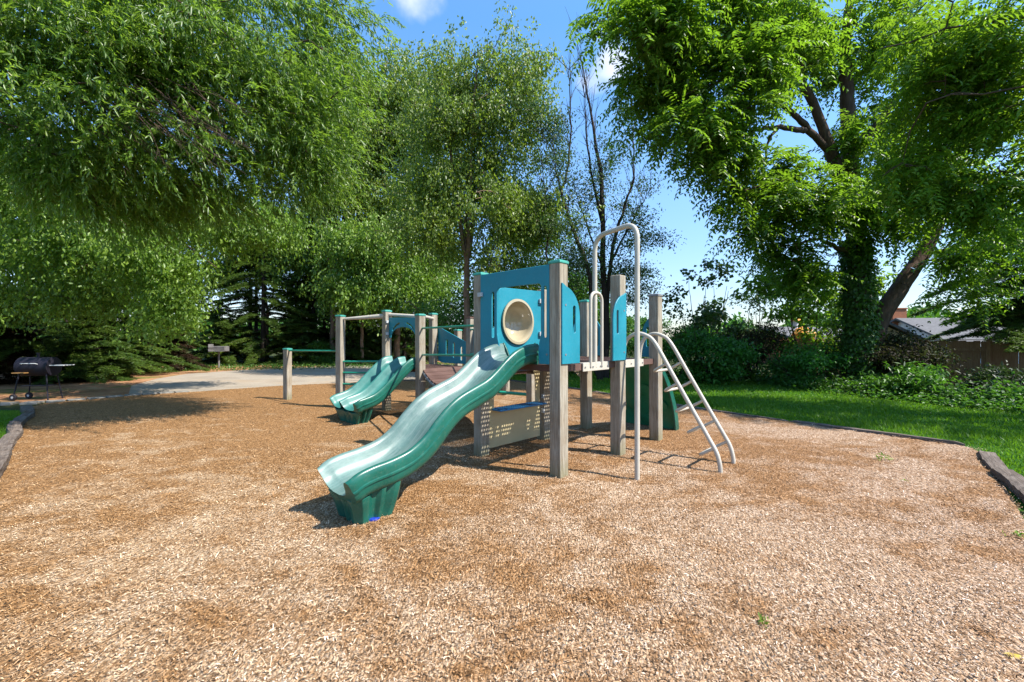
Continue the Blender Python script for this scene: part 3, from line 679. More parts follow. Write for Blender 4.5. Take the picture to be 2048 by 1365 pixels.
# ------------------------------------------------------------------ timbers, pavers, curb
def timber(p, q, wd=.13, h=.09, label='', z=-.02, grp=None):
    p, q = Vector((*p, z)), Vector((*q, z)); d = q-p; L_ = d.length; n_ = max(10, int(L_/.07)); ang = math.atan2(d.y, d.x); b = MB(); m_ = 12
    ph = random.uniform(0, 50); bow = random.uniform(-.03, .03); tw = random.uniform(-.02, .02)
    vs = []
    for i in range(n_+1):
        t = i/n_; x = L_*t; e = min(1, min(t, 1-t)*L_/.05+.45)
        for k in range(m_):
            a = 2*math.pi*(k+.5)/m_; cx, cz = math.cos(a), math.sin(a); sq = 1/max(abs(cx), abs(cz))**.75
            ns = math.sin(ph+x*9+k*2.4)*.035+math.sin(ph*2+x*23+k*5.1)*.03+random.uniform(-.03, .03)
            y = cx*sq*wd*.5*(1+ns)*e**.3; zz = (h-z)*.5+cz*sq*(h-z)*.5*(1+ns*.8)*e**.5
            if cz > .3 and random.random() < .10: zz -= .014
            vs.append((x+random.uniform(-.006, .006)+(random.uniform(-.03, .03) if i in (0, n_) else 0), y+bow*math.sin(math.pi*t), zz+tw*cx*(t-.5)))
    fs = [(i*m_+k, i*m_+(k+1) % m_, (i+1)*m_+(k+1) % m_, (i+1)*m_+k) for i in range(n_) for k in range(m_)]+[tuple(range(m_)), tuple(n_*m_+k for k in range(m_))]
    b.add(vs, fs); o = b.build('landscape_timber', 'timber_wood', None, smooth=False); o.location = p; o.rotation_euler = (0, 0, ang)
    return tag(o, label, 'landscape timber', grp)
T = [((5.78, 5.2), (5.12, 4.48), .15, .055, 'short flat grey timber at the chip bed corner beside the grass'),
     ((5.08, 4.45), (4.30, 3.45), .16, .08, 'weathered grey timber along the right edge of the chip bed'),
     ((4.28, 3.42), (3.45, 2.3), .17, .10, 'split curling timber nearest the camera on the right bed edge'),
     ((5.98, 5.66), (4.72, 7.2), .11, .045, 'thin grey timber half sunk between chips and lawn, right of the ladder'),
     ((4.68, 7.25), (3.42, 9.1), .10, .04, 'dark sunken timber between chips and shaded lawn behind the ladder'),
     ((3.38, 9.15), (2.17, 11.4), .10, .04, 'low timber edging seen between the tower posts against shaded grass'),
     ((2.12, 11.5), (-.05, 14.5), .10, .05, 'far timber edging behind the tower at the back of the bed'),
     ((-.15, 14.55), (-4.1, 14.45), .10, .06, 'far timber edging between the chips and the end of the path')]
for p_, q_, wd, h, lb in T: timber(p_, q_, wd, h, lb, grp='timbers edging the chip bed')
LB = ['mossy dark timber end nearest the pavers on the left bed edge', 'dark timber beside the grass patch at the left edge', 'broken dark timber with split end on the left bed edge', 'low rotting timber on the left edge nearest the camera']
pts = [(-8.75, 7.75), (-8.0, 6.9), (-7.1, 6.1), (-6.2, 5.2), (-5.05, 4.1)]
for i in range(4): timber(pts[i], (pts[i+1][0]-.05, pts[i+1][1]+.05), .15, .09+.02*(i % 2), LB[i], grp='timbers edging the chip bed')
timber((-9.0, 7.95), (-9.75, 8.55), .16, .10, 'short dark timber stub under the concrete edge at the left', grp='timbers edging the chip bed')
m, nt, b = mat('concrete_grey', .85, .2); p = objc(nt)
nt.links.new(ramp(nt, [(.3, (.15, .14, .12)), (.7, (.26, .24, .21))], noise(nt, 7, 8, .7, p)), b.inputs['Base Color']); bump(nt, b, noise(nt, 60, 5, .7, p), .4, .005); M['concrete_grey'] = m
edge = [Vector((-12.3, 8.95, 0)), Vector((-11.2, 9.2, 0)), Vector((-10.4, 9.5, 0)), Vector((-9.6, 10.55, 0)), Vector((-8.7, 11.5, 0))]
b = MB(); b.box(-.145, .145, -.14, .14, -.02, .035); pv = b.build('paver', 'concrete_grey', None, bevel=.008)
tag(pv, 'grey rectangular concrete paver set along the front edge of the path', 'paver', 'pavers along the path edge')
first = True
for i in range(len(edge)-1):
    a, c_ = edge[i], edge[i+1]; L_ = (c_-a).length; k = int(L_/.296); an = math.atan2((c_-a).y, (c_-a).x)
    for j in range(k):
        o = pv if first else pv.copy()
        if not first: sc.collection.objects.link(o)
        first = False; q = a.lerp(c_, (j+.5)/k); o.location = (q.x, q.y, random.uniform(-.006, .004)); o.rotation_euler = (0, 0, an+random.uniform(-.04, .04))

# ------------------------------------------------------------------ grills
gx, gy = -11.1, 10.0
BG = thing('barrel_grill', 'black barrel charcoal grill on thin legs with two wheels at the path edge', 'grill', (gx, gy, 0), R(6)); BG.scale = (.82, .82, .9)
b = MB(); ax = Vector((1, .25, 0)).normalized(); n = 20
b.tube([(-.42, 0, .86), (-.41, 0, .86), (.41, 0, .86), (.42, 0, .86)], [.22, .245, .245, .22], 24); b.build('barrel', 'grill_black', BG, smooth=True)
b = MB(); b.tube(fillet([(-.2, -.25, .93), (-.2, -.31, .95), (.2, -.31, .95), (.2, -.25, .93)], .03, 4), .010, 8); b.build('lid_handle', 'metal_grey', BG, smooth=True)
b = MB(); b.tube([(.0, 0, 1.08), (.0, 0, 1.20)], [.035, .03], 12); b.tube([(0, 0, 1.2), (0, 0, 1.215)], .05, 12); b.build('chimney', 'grill_black', BG, smooth=True)
b = MB(); b.box(.43, .80, -.18, .18, .88, .905); b.build('side_shelf', 'metal_grey', BG, bevel=.006)
b = MB(); b.box(-.32, -.02, -.40, -.25, .70, .725); b.build('front_shelf', 'grill_tray', BG, bevel=.006)
for x, y, whl in ((-.34, -.19, 1), (-.34, .19, 1), (.34, -.19, 0), (.34, .19, 0)):
    sx = math.copysign(.10, x)
    b = MB(); b.tube([(x, y*.8, .72), (x+sx, y*1.15, .08 if whl else 0)], .017, 8); b.build('leg', 'grill_black', BG, smooth=True)
    if whl:
        b = MB(); b.tube([(x+sx, y*1.15-.03, .085), (x+sx, y*1.15+.03, .085)], .085, 20); wv_ = b.build('wheel', 'tyre_black', BG, bevel=.012)
        b = MB(); b.tube([(x+sx, y*1.15-.035, .085), (x+sx, y*1.15+.035, .085)], .03, 12); b.build('hub', 'metal_grey', wv_)
b = MB(); b.box(-.36, .36, -.16, .16, .36, .375); b.build('lower_rack', 'grill_black', BG)
g_ = G(438, 736)
PG = thing('park_grill', 'small steel park grill on a single post beside the path', 'grill', (g_[0], g_[1], 0), R(10))
b = MB(); b.tube([(0, 0, -.05), (0, 0, .82)], .042, 12); b.build('post', 'park_grill_steel', PG, smooth=True)
b = MB(); t = .012; b.box(-.36, .36, -.25, .25, .82, .84); b.box(-.36, .36, .24, .26, .84, 1.08); b.box(-.37, -.35, -.25, .24, .84, 1.18); b.box(.35, .37, -.25, .24, .84, 1.08); b.build('firebox', 'park_grill_steel', PG, bevel=.004)
b = MB()
for i in range(14): x = -.33+i*.05; b.box(x, x+.012, -.25, .235, 1.0, 1.012)
b.box(-.345, .345, -.265, -.25, .995, 1.017); b.build('grate', 'grill_black', PG)

# ------------------------------------------------------------------ fence and houses beyond the lawn
F0, F1 = Vector((15.5, 10.9, 0)), Vector((11.6, 19, 0)); L_ = (F1-F0).length; fd = (F1-F0).normalized(); an = math.atan2(fd.y, fd.x)
FN = thing('board_fence', 'reddish brown board fence behind the right-hand shrubs', 'fence', tuple(F0), an)
nb = int(L_/.155)
for i in range(nb):
    b = MB(); x = i*.155; h = 1.36+random.uniform(-.02, .02); b.box(x, x+(.151 if i % 5 else .143), 0, .02, .03, h); o = b.build('board', 'fence_wood', FN)
for z in (.35, 1.05): b = MB(); b.box(0, L_, .021, .06, z, z+.08); b.build('rail', 'fence_wood', FN)
b = MB(); b.box(0, L_, -.01, .07, 1.385, 1.41); b.build('cap_rail', 'fence_wood', FN)
for i in range(5): b = MB(); x = i*(L_-.1)/4; b.box(x, x+.09, .062, .15, 0, 1.38); b.build('post', 'fence_wood', FN)

m, nt, b = mat('shingle_grey', .9, .1); p = objc(nt)
br = nt.nodes.new('ShaderNodeTexBrick'); br.inputs['Scale'].default_value = 3; br.inputs['Color1'].default_value = (.12, .115, .115, 1); br.inputs['Color2'].default_value = (.155, .15, .15, 1); br.inputs['Mortar'].default_value = (.08, .075, .07, 1); br.inputs['Mortar Size'].default_value = .01
nt.links.new(mapping(nt, p, (1, 1.6, 1)), br.inputs['Vector']); nt.links.new(br.outputs[0], b.inputs['Base Color']); M['shingle_grey'] = m
def house(name, label, x, y, rz, w_, dpt, eave, ridge, wall, chim=None, over=.4, cat='house'):
    H = thing(name, label, cat, (x, y, 0), rz)
    b = MB(); b.box(-w_/2, w_/2, -dpt/2, dpt/2, -.1, eave-.05)
    for s in (-1, 1):
        xx = s*w_/2; b.add([(xx, -dpt/2, eave-.05), (xx, dpt/2, eave-.05), (xx, 0, ridge-.08), (xx-s*.1, -dpt/2, eave-.05), (xx-s*.1, dpt/2, eave-.05), (xx-s*.1, 0, ridge-.08)], [(0, 1, 2), (5, 4, 3), (0, 2, 5, 3), (1, 4, 5, 2), (0, 3, 4, 1)])
    b.build('wall', wall, H)
    for s in (-1, 1):
        b = MB(); yo = dpt/2+over; zo = eave-(ridge-eave)*over/(dpt/2)
        vs = [(-w_/2-over, s*yo, zo), (w_/2+over, s*yo, zo), (w_/2+over, s*.01, ridge), (-w_/2-over, s*.01, ridge)]; vs += [(a, c_, z+.12) for a, c_, z in vs]
        b.add(vs, [(3, 2, 1, 0), (4, 5, 6, 7), (0, 1, 5, 4), (1, 2, 6, 5), (2, 3, 7, 6), (3, 0, 4, 7)]); rf = b.build('roof', 'shingle_grey', H)
    b = MB(); b.bar((-w_/2-over, -dpt/2-over-.08, eave-.22), (w_/2+over, -dpt/2-over-.08, eave-.22), .12, .14); b.build('gutter', 'trim_white', H)
    for i in range(2): b = MB(); xx = -w_/4+i*w_/2; b.box(xx-.6, xx+.6, -dpt/2-.03, -dpt/2+.02, max(.3, eave-1.3), eave-.35); b.build('window', 'window_dark', H)
    if chim is not None: b = MB(); b.box(chim-.45, chim+.45, .3, 1.1, ridge-.4, ridge+.75); b.box(chim-.5, chim+.5, .25, 1.15, ridge+.75, ridge+.83); b.build('chimney', 'wall_brick', H, bevel=.01)
    return H
house('house', 'low house with long pale grey shingle roof beyond the fence', 30.5, 28.5, R(-4), 8.4, 7, 1.3, 2.75, 'trim_white', -4.1)
house('shed', 'small cream gable shed just left of the grey-roofed house', 17.2, 20.5, R(62), 4.2, 3.2, 1.15, 2.15, 'wall_stucco', cat='shed', over=.3)
house('brick_house', 'brick house glimpsed through leaves left of the ivy trunk', 18.0, 27.0, R(8), 5, 5, 1.55, 2.1, 'wall_brick')
b = MB(); b.tube([(0, 0, 0), (0, 0, .25), (.0, 0, .5), (0, 0, .62)], [.45, .55, .35, .05], 16); b.tube([(-.42, 0, .55), (-.42, 0, .9)], [.12, .16], 12, 1); b.tube([(-.42, 0, .9), (-.42, 0, 1.0)], [.24, .2], 12, 0)
q = Wp(1607, 668, 21.5); tag(b.build('garden_ornament', ['toy_orange', 'trim_white'], None, smooth=True, origin=(0, 0, 0)), 'orange and white shape on a ledge left of the ivy-covered trunk', 'ornament').location = (q[0], q[1], 1.45)
b = MB(); b.box(-1.6, 1.6, -.2, .5, 0, 1.44); o = b.build('low_wall', 'wall_brick', None, bevel=.01); o.location = (q[0]+.3, q[1], 0); tag(o, 'low reddish wall carrying the orange ornament behind the shrubs', 'wall')

# ------------------------------------------------------------------ plants
def seg_mesh(segs, nside=6):
    P0, P1, r0, r1 = (np.array([s[i] for s in segs], float) for i in range(4)); t = unit(P1-P0)
    up = np.where(np.abs(t[:, 2:3]) < .9, np.array([[0, 0, 1.]]), np.array([[1., 0, 0]])); a = unit(np.cross(t, up)); b_ = np.cross(t, a); V = []
    for P, r_ in ((P0, r0), (P1, r1)):
        for k in range(nside):
            an = 2*math.pi*k/nside; V.append(P+(a*math.cos(an)+b_*math.sin(an))*r_[:, None])
    V = np.stack(V, 1).reshape(-1, 3); base = (np.arange(len(segs))*2*nside)[:, None]
    F = np.concatenate([base+np.array([k, (k+1) % nside, nside+(k+1) % nside, nside+k]) for k in range(nside)]); return V, F
def limb(segs, pts, r0, r1, n=4, wob=.0):
    P = catmull([tuple(p) for p in pts], n); k = len(P)
    Q = [np.array(p)+(rng.normal(0, wob, 3) if 0 < i < k-1 else 0) for i, p in enumerate(P)]
    for i in range(k-1): segs.append((Q[i], Q[i+1]+(Q[i+1]-Q[i])*.06, r0+(r1-r0)*i/(k-1), r0+(r1-r0)*(i+1)/(k-1)))
    return Q
def leaves(P, D, Nr, L, Wd, tint, fold=.25):
    """kite leaves folded on the midrib: 4 verts, 2 tris"""
    D = unit(D); S_ = unit(np.cross(D, Nr)); N_ = np.cross(S_, D); L = L[:, None]; Wd = Wd[:, None]
    m_ = P+D*L*.45; V = np.stack([P, m_+S_*Wd*.5+N_*Wd*fold, P+D*L-N_*L*.08, m_-S_*Wd*.5+N_*Wd*fold], 1).reshape(-1, 3)
    b_ = (np.arange(len(P))*4)[:, None]; F = np.concatenate([b_+np.array([0, 1, 2]), b_+np.array([0, 2, 3])]); return V, F, np.repeat(tint, 4)
def blob_points(blobs, shell=.42, clear=None):
    out = []
    for (c_, r_, n_) in blobs:
        m_ = max(2, int(n_/7)); u_ = unit(rng.normal(size=(m_, 3))); q = rng.uniform(0, 1, (m_, 1))**shell
        sc_ = u_*q*np.array(r_)*1.02; k_ = rng.integers(0, m_, n_); r0_ = np.array(r_)
        g_ = np.minimum(r0_*.30, .85)*rng.uniform(.6, 1.25, (m_, 1))
        out.append(np.array(c_)+sc_[k_]+rng.normal(0, .62, (n_, 3))*g_[k_]*np.array([1.25, 1.25, .62]))
    A = np.concatenate(out); return A
def connect(segs, nodes, A, r=.02, sag=.0):
    nodes = [np.array(x, float) for x in nodes]; arr = np.array(nodes); d = np.min(np.linalg.norm(A[:, None]-arr[None], axis=2), axis=1)
    outdir = np.zeros_like(A)
    cap_ = len(nodes)+len(A)*2; buf = np.zeros((cap_, 3)); buf[:len(nodes)] = arr; cnt = len(nodes)
    for i in np.argsort(d):
        dd = np.linalg.norm(buf[:cnt]-A[i], axis=1)+.35*np.maximum(0, buf[:cnt, 2]-A[i, 2]); j = int(np.argmin(dd)); p_ = buf[j].copy(); q = A[i]; Ln = np.linalg.norm(q-p_)
        outdir[i] = (q-p_)/max(Ln, 1e-6)
        if Ln < .05: continue
        m_ = (p_+q)/2+rng.normal(0, .06, 3)*Ln+np.array([0, 0, sag*Ln]); rr = min(.05, r*(.6+Ln*.5))
        segs.append((p_, m_, rr, rr*.75)); segs.append((m_, q, rr*.75, rr*.4)); buf[cnt] = m_; buf[cnt+1] = q; cnt += 2
    return outdir
def sprays(A, out, kind, per, size, spread):
    """leaf positions and directions round each cluster point A"""
    n_ = len(A); ct = rng.uniform(0, 1, n_); ids = np.repeat(np.arange(n_), per); N_ = len(ids)
    if kind == 'round':
        P = A[ids]+rng.normal(0, 1, (N_, 3))*np.array([spread, spread, spread*.6]); D = rng.normal(0, 1, (N_, 3))+out[ids]*.6+np.array([0, 0, -.5]); Nr = rng.normal(0, .6, (N_, 3))+np.array([0, 0, 1.])
        L = size[0]*rng.uniform(.7, 1.25, N_); Wd = L*size[1]
    elif kind == 'weep':
        ns = 7; st = np.repeat(np.arange(n_), ns); S0 = A[st]+rng.normal(0, 1, (len(st), 3))*np.array([spread, spread, spread*.7]); Ls = rng.uniform(.18, .85, len(st))*spread/.42*1.1
        hd = unit(out[st]*np.array([1, 1, 0])+rng.normal(0, .5, (len(st), 3))*np.array([1, 1, 0])); k = per//ns; t = np.tile(np.linspace(.03, 1, k), len(st)); j = np.repeat(np.arange(len(st)), k)
        P = S0[j]+hd[j]*(np.sqrt(t)*.30*Ls[j])[:, None]+np.array([0, 0, -1.])*(t**1.3*Ls[j])[:, None]+rng.normal(0, .085*spread/.42, (len(j), 3))
        D = np.array([0, 0, -1.])+rng.normal(0, .55, (len(j), 3))+hd[j]*.2; Nr = rng.normal(0, 1, (len(j), 3))+np.array([0, 0, .3]); ids = st[j]; N_ = len(j)
        L = size[0]*rng.uniform(.7, 1.25, N_); Wd = L*size[1]
    elif kind == 'droop':                       # long narrow leaves in arching sprays
        ns = 6; st = np.repeat(np.arange(n_), ns); S0 = A[st]+rng.normal(0, .5, (len(st), 3))*np.array([1.6, 1.6, .55])*spread; Ls = rng.uniform(.2, .7, len(st))
        hd = unit(out[st]+np.array(DRIFT)+rng.normal(0, .45, (len(st), 3))); k = per//ns; t = np.tile(np.linspace(0, 1, k), len(st)); j = np.repeat(np.arange(len(st)), k)
        P = S0[j]+hd[j]*(t*Ls[j])[:, None]+np.array([0, 0, -1.])*(t**2*.28*Ls[j])[:, None]
        D = hd[j]*.8+rng.normal(0, .5, (len(j), 3))+np.array([0, 0, -.55]); Nr = rng.normal(0, .6, (len(j), 3))+np.array([0, 0, .8]); ids = st[j]; N_ = len(j)
        L = size[0]*rng.uniform(.65, 1.2, N_); Wd = L*size[1]
    elif kind == 'pinnate':
        ns = 5; st = np.repeat(np.arange(n_), ns); nl = max(4, per//ns//2); m_ = len(st)
        S0 = A[st]+rng.normal(0, .35, (m_, 3))*spread; hd = unit(out[st]*.7+rng.normal(0, .7, (m_, 3))+np.array([0, 0, .05])); Ls = rng.uniform(.32, .52, m_)*size[0]/.1
        side = unit(np.cross(hd, np.array([0, 0, 1.])+rng.normal(0, .25, (m_, 3)))); t = np.tile(np.repeat(np.linspace(.12, 1, nl), 2), m_); sg = np.tile([1, -1], m_*nl); j = np.repeat(np.arange(m_), nl*2)
        P = S0[j]+hd[j]*(t*Ls[j])[:, None]+np.array([0, 0, -1.])*(t**2*.45*Ls[j])[:, None]
        ax_ = unit(hd[j]+np.array([0, 0, -1.])*(t*.9)[:, None])
        D = side[j]*sg[:, None]+ax_*.45+np.array([0, 0, -.35])+rng.normal(0, .15, (len(j), 3)); Nr = np.array([0, 0, 1.])+hd[j]*(t*.6)[:, None]+rng.normal(0, .2, (len(j), 3)); ids = st[j]; N_ = len(j)
        L = size[0]*rng.uniform(.8, 1.15, N_)*(1.1-.35*np.abs(t-.45)); Wd = L*size[1]
    tint = (ct[ids]*.7+rng.uniform(0, .3, N_)); return P, D, Nr, L, Wd, tint
DRIFT = (0, 0, 0)
def tree(name, label, cat, base, segs, nodes, blobs, kind, per, size, spread, leaf, bark, group=None, twig=.018, shell=.42, extra=None, clear=None, parts=('trunk', 'crown'), sag=.06):
    T_ = thing(name, label, cat, tuple(base), 0, group)
    A = blob_points(blobs, shell)
    if clear is not None: A = A[~clear(A)]
    out = connect(segs, nodes, A, twig, sag)
    V, F = seg_mesh(segs); np_mesh(parts[0], V, F, bark, T_, origin=base, smooth=True)
    a = sprays(A, out, kind, per, size, spread)
    V, F, t = leaves(*a); np_mesh(parts[1], V, F, leaf, T_, t, origin=base)
    return T_
def px_blob(px, py, d, rpx, rpy, n, rd=None):      # ellipsoid given by where its middle stands
    return (Wp(px, py, d), (rpx*d/FP, rd if rd else min((rpx+rpy)/2*d/FP, .8+.05*d), rpy*d/FP), n)
def pj(P): return 1024+P[:, 0]*FP/P[:, 1], HZ-(P[:, 2]-EYE)*FP/P[:, 1]

# big willow oak at the left, trunk outside the picture
segs = []; base = np.array([-13.2, 8.2, 0.]); nodes = []
tr = limb(segs, [base, base+[.1, 0, 3], base+[.3, -.1, 6.5], base+[.5, 0, 11]], .42, .16, 5, .02); nodes += tr[5:]
for tgt, z0, r0 in (((-6.5, 6.2, 4.9), 3.6, .11), ((-5.0, 7.4, 6.6), 5.0, .12), ((-4.6, 9.0, 8.6), 6.5, .12), ((-8, 10, 7.6), 5.8, .10), ((-7.4, 5.2, 7.8), 7, .10), ((-9.5, 7.5, 3.6), 3.0, .09), ((-6.6, 8.8, 5.2), 4.2, .10), ((-4.3, 6.3, 7.2), 6, .09)):
    t_ = np.array(tgt); s_ = np.array([-13.0, 8.15, z0]); m_ = (s_+t_)/2+[0, 0, .9]; nodes += limb(segs, [s_, m_*.5+s_*.5, m_, t_], r0, .02, 4, .03)
for _ in range(46):                         # bare twig bundles showing between the leaves
    x0, y0 = rng.uniform(170, 400), rng.uniform(150, 260); a_ = Wp(x0, y0, 5.5); e_ = Wp(x0+rng.uniform(60, 150), y0+rng.uniform(40, 110), 5.6+rng.uniform(-.2, .4)); m_ = (a_+e_)/2+rng.normal(0, .05, 3)
    segs.append((a_, m_, .006, .004)); segs.append((m_, e_, .004, .002))
    for _ in range(3): q_ = m_+(e_-m_)*rng.uniform(0, .9); segs.append((q_, q_+(e_-m_)*rng.uniform(.2, .5)+rng.normal(0, .06, 3), .003, .0015))
DRIFT = (.55, -.1, -.55)
ob = [px_blob(90, 60, 5.6, 200, 120, 120), px_blob(270, 120, 6.2, 200, 130, 150), px_blob(440, 180, 6.6, 170, 120, 125), px_blob(110, 270, 5.8, 190, 90, 105), px_blob(30, 150, 6.6, 150, 180, 80),
      px_blob(320, 310, 6.6, 180, 75, 110), px_blob(520, 290, 7.0, 120, 70, 72), px_blob(540, 90, 7.2, 130, 90, 80), px_blob(640, 50, 7.4, 75, 70, 34), px_blob(610, 190, 7.4, 80, 80, 44),
      px_blob(320, 20, 6.4, 220, 70, 90), px_blob(470, 375, 7.0, 110, 50, 30), px_blob(250, 390, 6.4, 60, 45, 14), px_blob(600, 340, 7.2, 60, 50, 16), px_blob(-80, 150, 6.2, 160, 260, 90), px_blob(690, 5, 7.0, 35, 14, 7)]
tree('willow_oak', 'large leafy tree with long narrow leaves arching over the left side', 'tree', base, segs, nodes, ob, 'droop', 138, (.105, .21), .35, 'leaf_oak', 'bark_brown', twig=.014)
# drooping lower bough with rounder leaves (neighbouring tree at the left)
segs = []; base = np.array([-16.2, 12.2, 0.]); nodes = []
tr = limb(segs, [base, base+[.1, 0, 3], base+[.2, -.1, 7.5]], .26, .10, 5, .02); nodes += tr[4:]
for tgt, z0 in (((-7.3, 10.5, 3.2), 4.6), ((-9.0, 10.4, 3.9), 5), ((-6.9, 11, 4.8), 6)): nodes += limb(segs, [(-16.1, 12.1, z0), ((-16.1+tgt[0])/2, 11.6, z0+.9), tgt], .06, .012, 5, .03)
DRIFT = (.3, -.1, -.8)
tree('leafy_tree', 'tree whose bright drooping bough hangs above the path at the left', 'tree', base, segs, nodes,
     [px_blob(60, 400, 11, 130, 90, 140), px_blob(230, 420, 11, 140, 90, 150), px_blob(40, 520, 12, 120, 60, 110), px_blob(150, 580, 12, 90, 45, 70), px_blob(10, 610, 12.5, 60, 40, 40), px_blob(300, 500, 10.6, 80, 90, 110), px_blob(335, 590, 10.4, 38, 60, 50), px_blob(180, 500, 11, 120, 60, 80), px_blob(430, 440, 11.5, 100, 50, 70), px_blob(520, 430, 12, 80, 50, 46), px_blob(20, 300, 12, 200, 80, 90)],
     'weep', 77, (.11, .5), .30, 'leaf_fresh', 'bark_brown', twig=.012)

# weeping birches in the middle
def birch(label, x, d, top, blobs, lean=0, r=.13, per=140, stems=3, leaf='leaf_birch', name='birch_tree', size=(.10, .52), fork=2.4, kind='weep', bark='bark_birch', sp=.42, clear=None):
    segs = []; nodes = []; base = np.array([x, d, 0.])
    tr = limb(segs, [base, base+[lean*.3, 0, fork*.5], base+[lean, 0, fork]], r, r*.8, 4, .015)
    for i in range(stems):
        a_ = 2*math.pi*i/stems+random.random(); sx, sy = math.cos(a_), math.sin(a_)
        st = limb(segs, [tr[-1], tr[-1]+np.array([sx*.4, sy*.4, top*.22]), tr[-1]+np.array([sx*.9, sy*.8, top*.5]), tr[-1]+np.array([sx*1.3, sy*1.0, top-fork-.6])], r*.62, .02, 5, .03); nodes += st[3:]
    return tree(name, label, 'tree', base, segs, nodes, blobs, kind, per, size, sp, leaf, bark, 'leafy trees behind the playground', clear=clear)
birch('tall weeping tree right behind the tower with a brown forked trunk', -1.75, 16.5, 12.3, [px_blob(1010, 160, 16.5, 75, 80, 90), px_blob(960, 280, 16.5, 115, 120, 190), px_blob(990, 420, 16.3, 100, 120, 170), px_blob(1040, 400, 16, 60, 60, 45), px_blob(900, 420, 16.3, 80, 110, 110), px_blob(920, 180, 16.8, 70, 70, 70), px_blob(1000, 540, 16, 70, 50, 50)], stems=4, fork=4.2, r=.15, size=(.125, .52), per=112, clear=lambda A: (np.abs(pj(A)[0]-938) < 34) & (pj(A)[1] > 400) & (A[:, 1] < 17))
birch('broad leafy tree left of the tallest weeping tree, behind the bridge', -7.0, 26, 17, [px_blob(800, 170, 26, 105, 75, 130), px_blob(740, 260, 26, 115, 110, 180), px_blob(830, 330, 25.6, 115, 120, 180), px_blob(780, 460, 25, 90, 85, 110), px_blob(860, 520, 25, 60, 80, 50)], stems=5, per=112, size=(.19, .52), sp=.62, fork=3.5, r=.2)
birch('slender leafy tree rising just right of the willow-leaved tree', -10.7, 25.5, 16, [px_blob(660, 180, 25, 85, 80, 110), px_blob(640, 320, 25, 90, 90, 110), px_blob(700, 420, 25, 70, 80, 70), px_blob(590, 260, 25.5, 70, 130, 90), px_blob(560, 420, 25.5, 70, 60, 50)], stems=4, per=112, size=(.19, .52), sp=.62, fork=3.5, r=.18)
birch('low bright leafy tree hanging behind the double slide', -8.6, 24.5, 7.5, [px_blob(740, 500, 24, 70, 45, 70), px_blob(810, 545, 24, 60, 50, 60), px_blob(700, 560, 24, 40, 45, 30), px_blob(845, 600, 23.6, 40, 30, 24), px_blob(770, 590, 24, 60, 30, 34)], r=.10, leaf='leaf_fresh', size=(.19, .5), fork=2.6, sp=.6)
birch('leafy understory tree with bright sprays left of the chin-up bar', -15.2, 26.5, 9, [px_blob(470, 470, 26, 80, 40, 60), px_blob(560, 500, 26.5, 60, 35, 40), px_blob(410, 420, 27, 90, 60, 60), px_blob(450, 540, 27, 60, 35, 30), px_blob(590, 560, 27, 60, 40, 36), px_blob(640, 500, 26.5, 50, 50, 36)], r=.10, leaf='leaf_fresh', size=(.19, .5), fork=2.6, sp=.6)
birch('dark leafy tree filling the gap behind the bubble window', -.2, 19, 6, [px_blob(1040, 590, 18, 120, 80, 130), px_blob(930, 620, 19, 110, 60, 100), px_blob(1130, 600, 19, 90, 70, 90), px_blob(1060, 500, 19, 90, 60, 60)], leaf='leaf_shrub', r=.1, fork=1.5, kind='round', size=(.12, .55), per=90)

# sparse trees with dead tops, right of the tower; limbs follow the picture
def sparse(label, base_px, d, limbs, blobs, leaf='leaf_sparse', r=.14, bare=True, per=40):
    segs = []; nodes = []; b0 = Wp(*base_px, d); b0[2] = 0
    for pts, r0 in limbs:
        P = [Wp(x, y, d+dz) for x, y, dz in pts]
        if pts[0][1] > 600: P[0] = b0
        q = limb(segs, P, r0, .010, 5, .02); nodes += q[4:]
        if bare:
            for k in range(5, len(q), 1):
                for _ in range(2):
                    dv = rng.normal(0, .3, 3); dv[2] = abs(dv[2])+.55; dv = dv/np.linalg.norm(dv)*rng.uniform(.35, 1.2); e = q[k]+dv; segs.append((q[k], e, .011, .004)); 
                    for _ in range(2): f_ = rng.uniform(.3, .9); d2 = dv*.5+rng.normal(0, .16, 3); segs.append((q[k]+dv*f_, q[k]+dv*f_+d2, .006, .003))
    return tree('sparse_tree', label, 'tree', b0, segs, nodes, blobs, 'round', per, (.085, .55), .24, leaf, 'bark_dark', 'thin half-bare trees behind the tower', twig=.010, shell=.6)
sparse('thin half-bare tree with a dead twiggy top, behind the pole arch', (1212, 740), 15.5,
       [([(1212, 700, 0), (1208, 540, 0), (1203, 400, 0), (1195, 300, .2), (1175, 190, .4), (1160, 110, .5)], .13), ([(1213, 640, 0), (1222, 520, 0), (1245, 430, -.3), (1268, 340, -.5), (1262, 250, -.6)], .09),
        ([(1205, 450, 0), (1185, 360, .3), (1172, 260, .3), (1168, 170, .4)], .06), ([(1222, 520, 0), (1262, 450, -.3), (1300, 380, -.4)], .05), ([(1206, 540, 0), (1180, 470, .2), (1150, 380, .3)], .05)],
       [px_blob(1290, 470, 15.2, 60, 50, 55), px_blob(1290, 400, 15.2, 50, 50, 30), px_blob(1200, 400, 15.6, 70, 70, 45), px_blob(1230, 330, 15.5, 60, 70, 35), px_blob(1210, 530, 15.5, 90, 50, 90), px_blob(1280, 560, 15.3, 50, 50, 45), px_blob(1240, 230, 15.6, 40, 50, 12)])
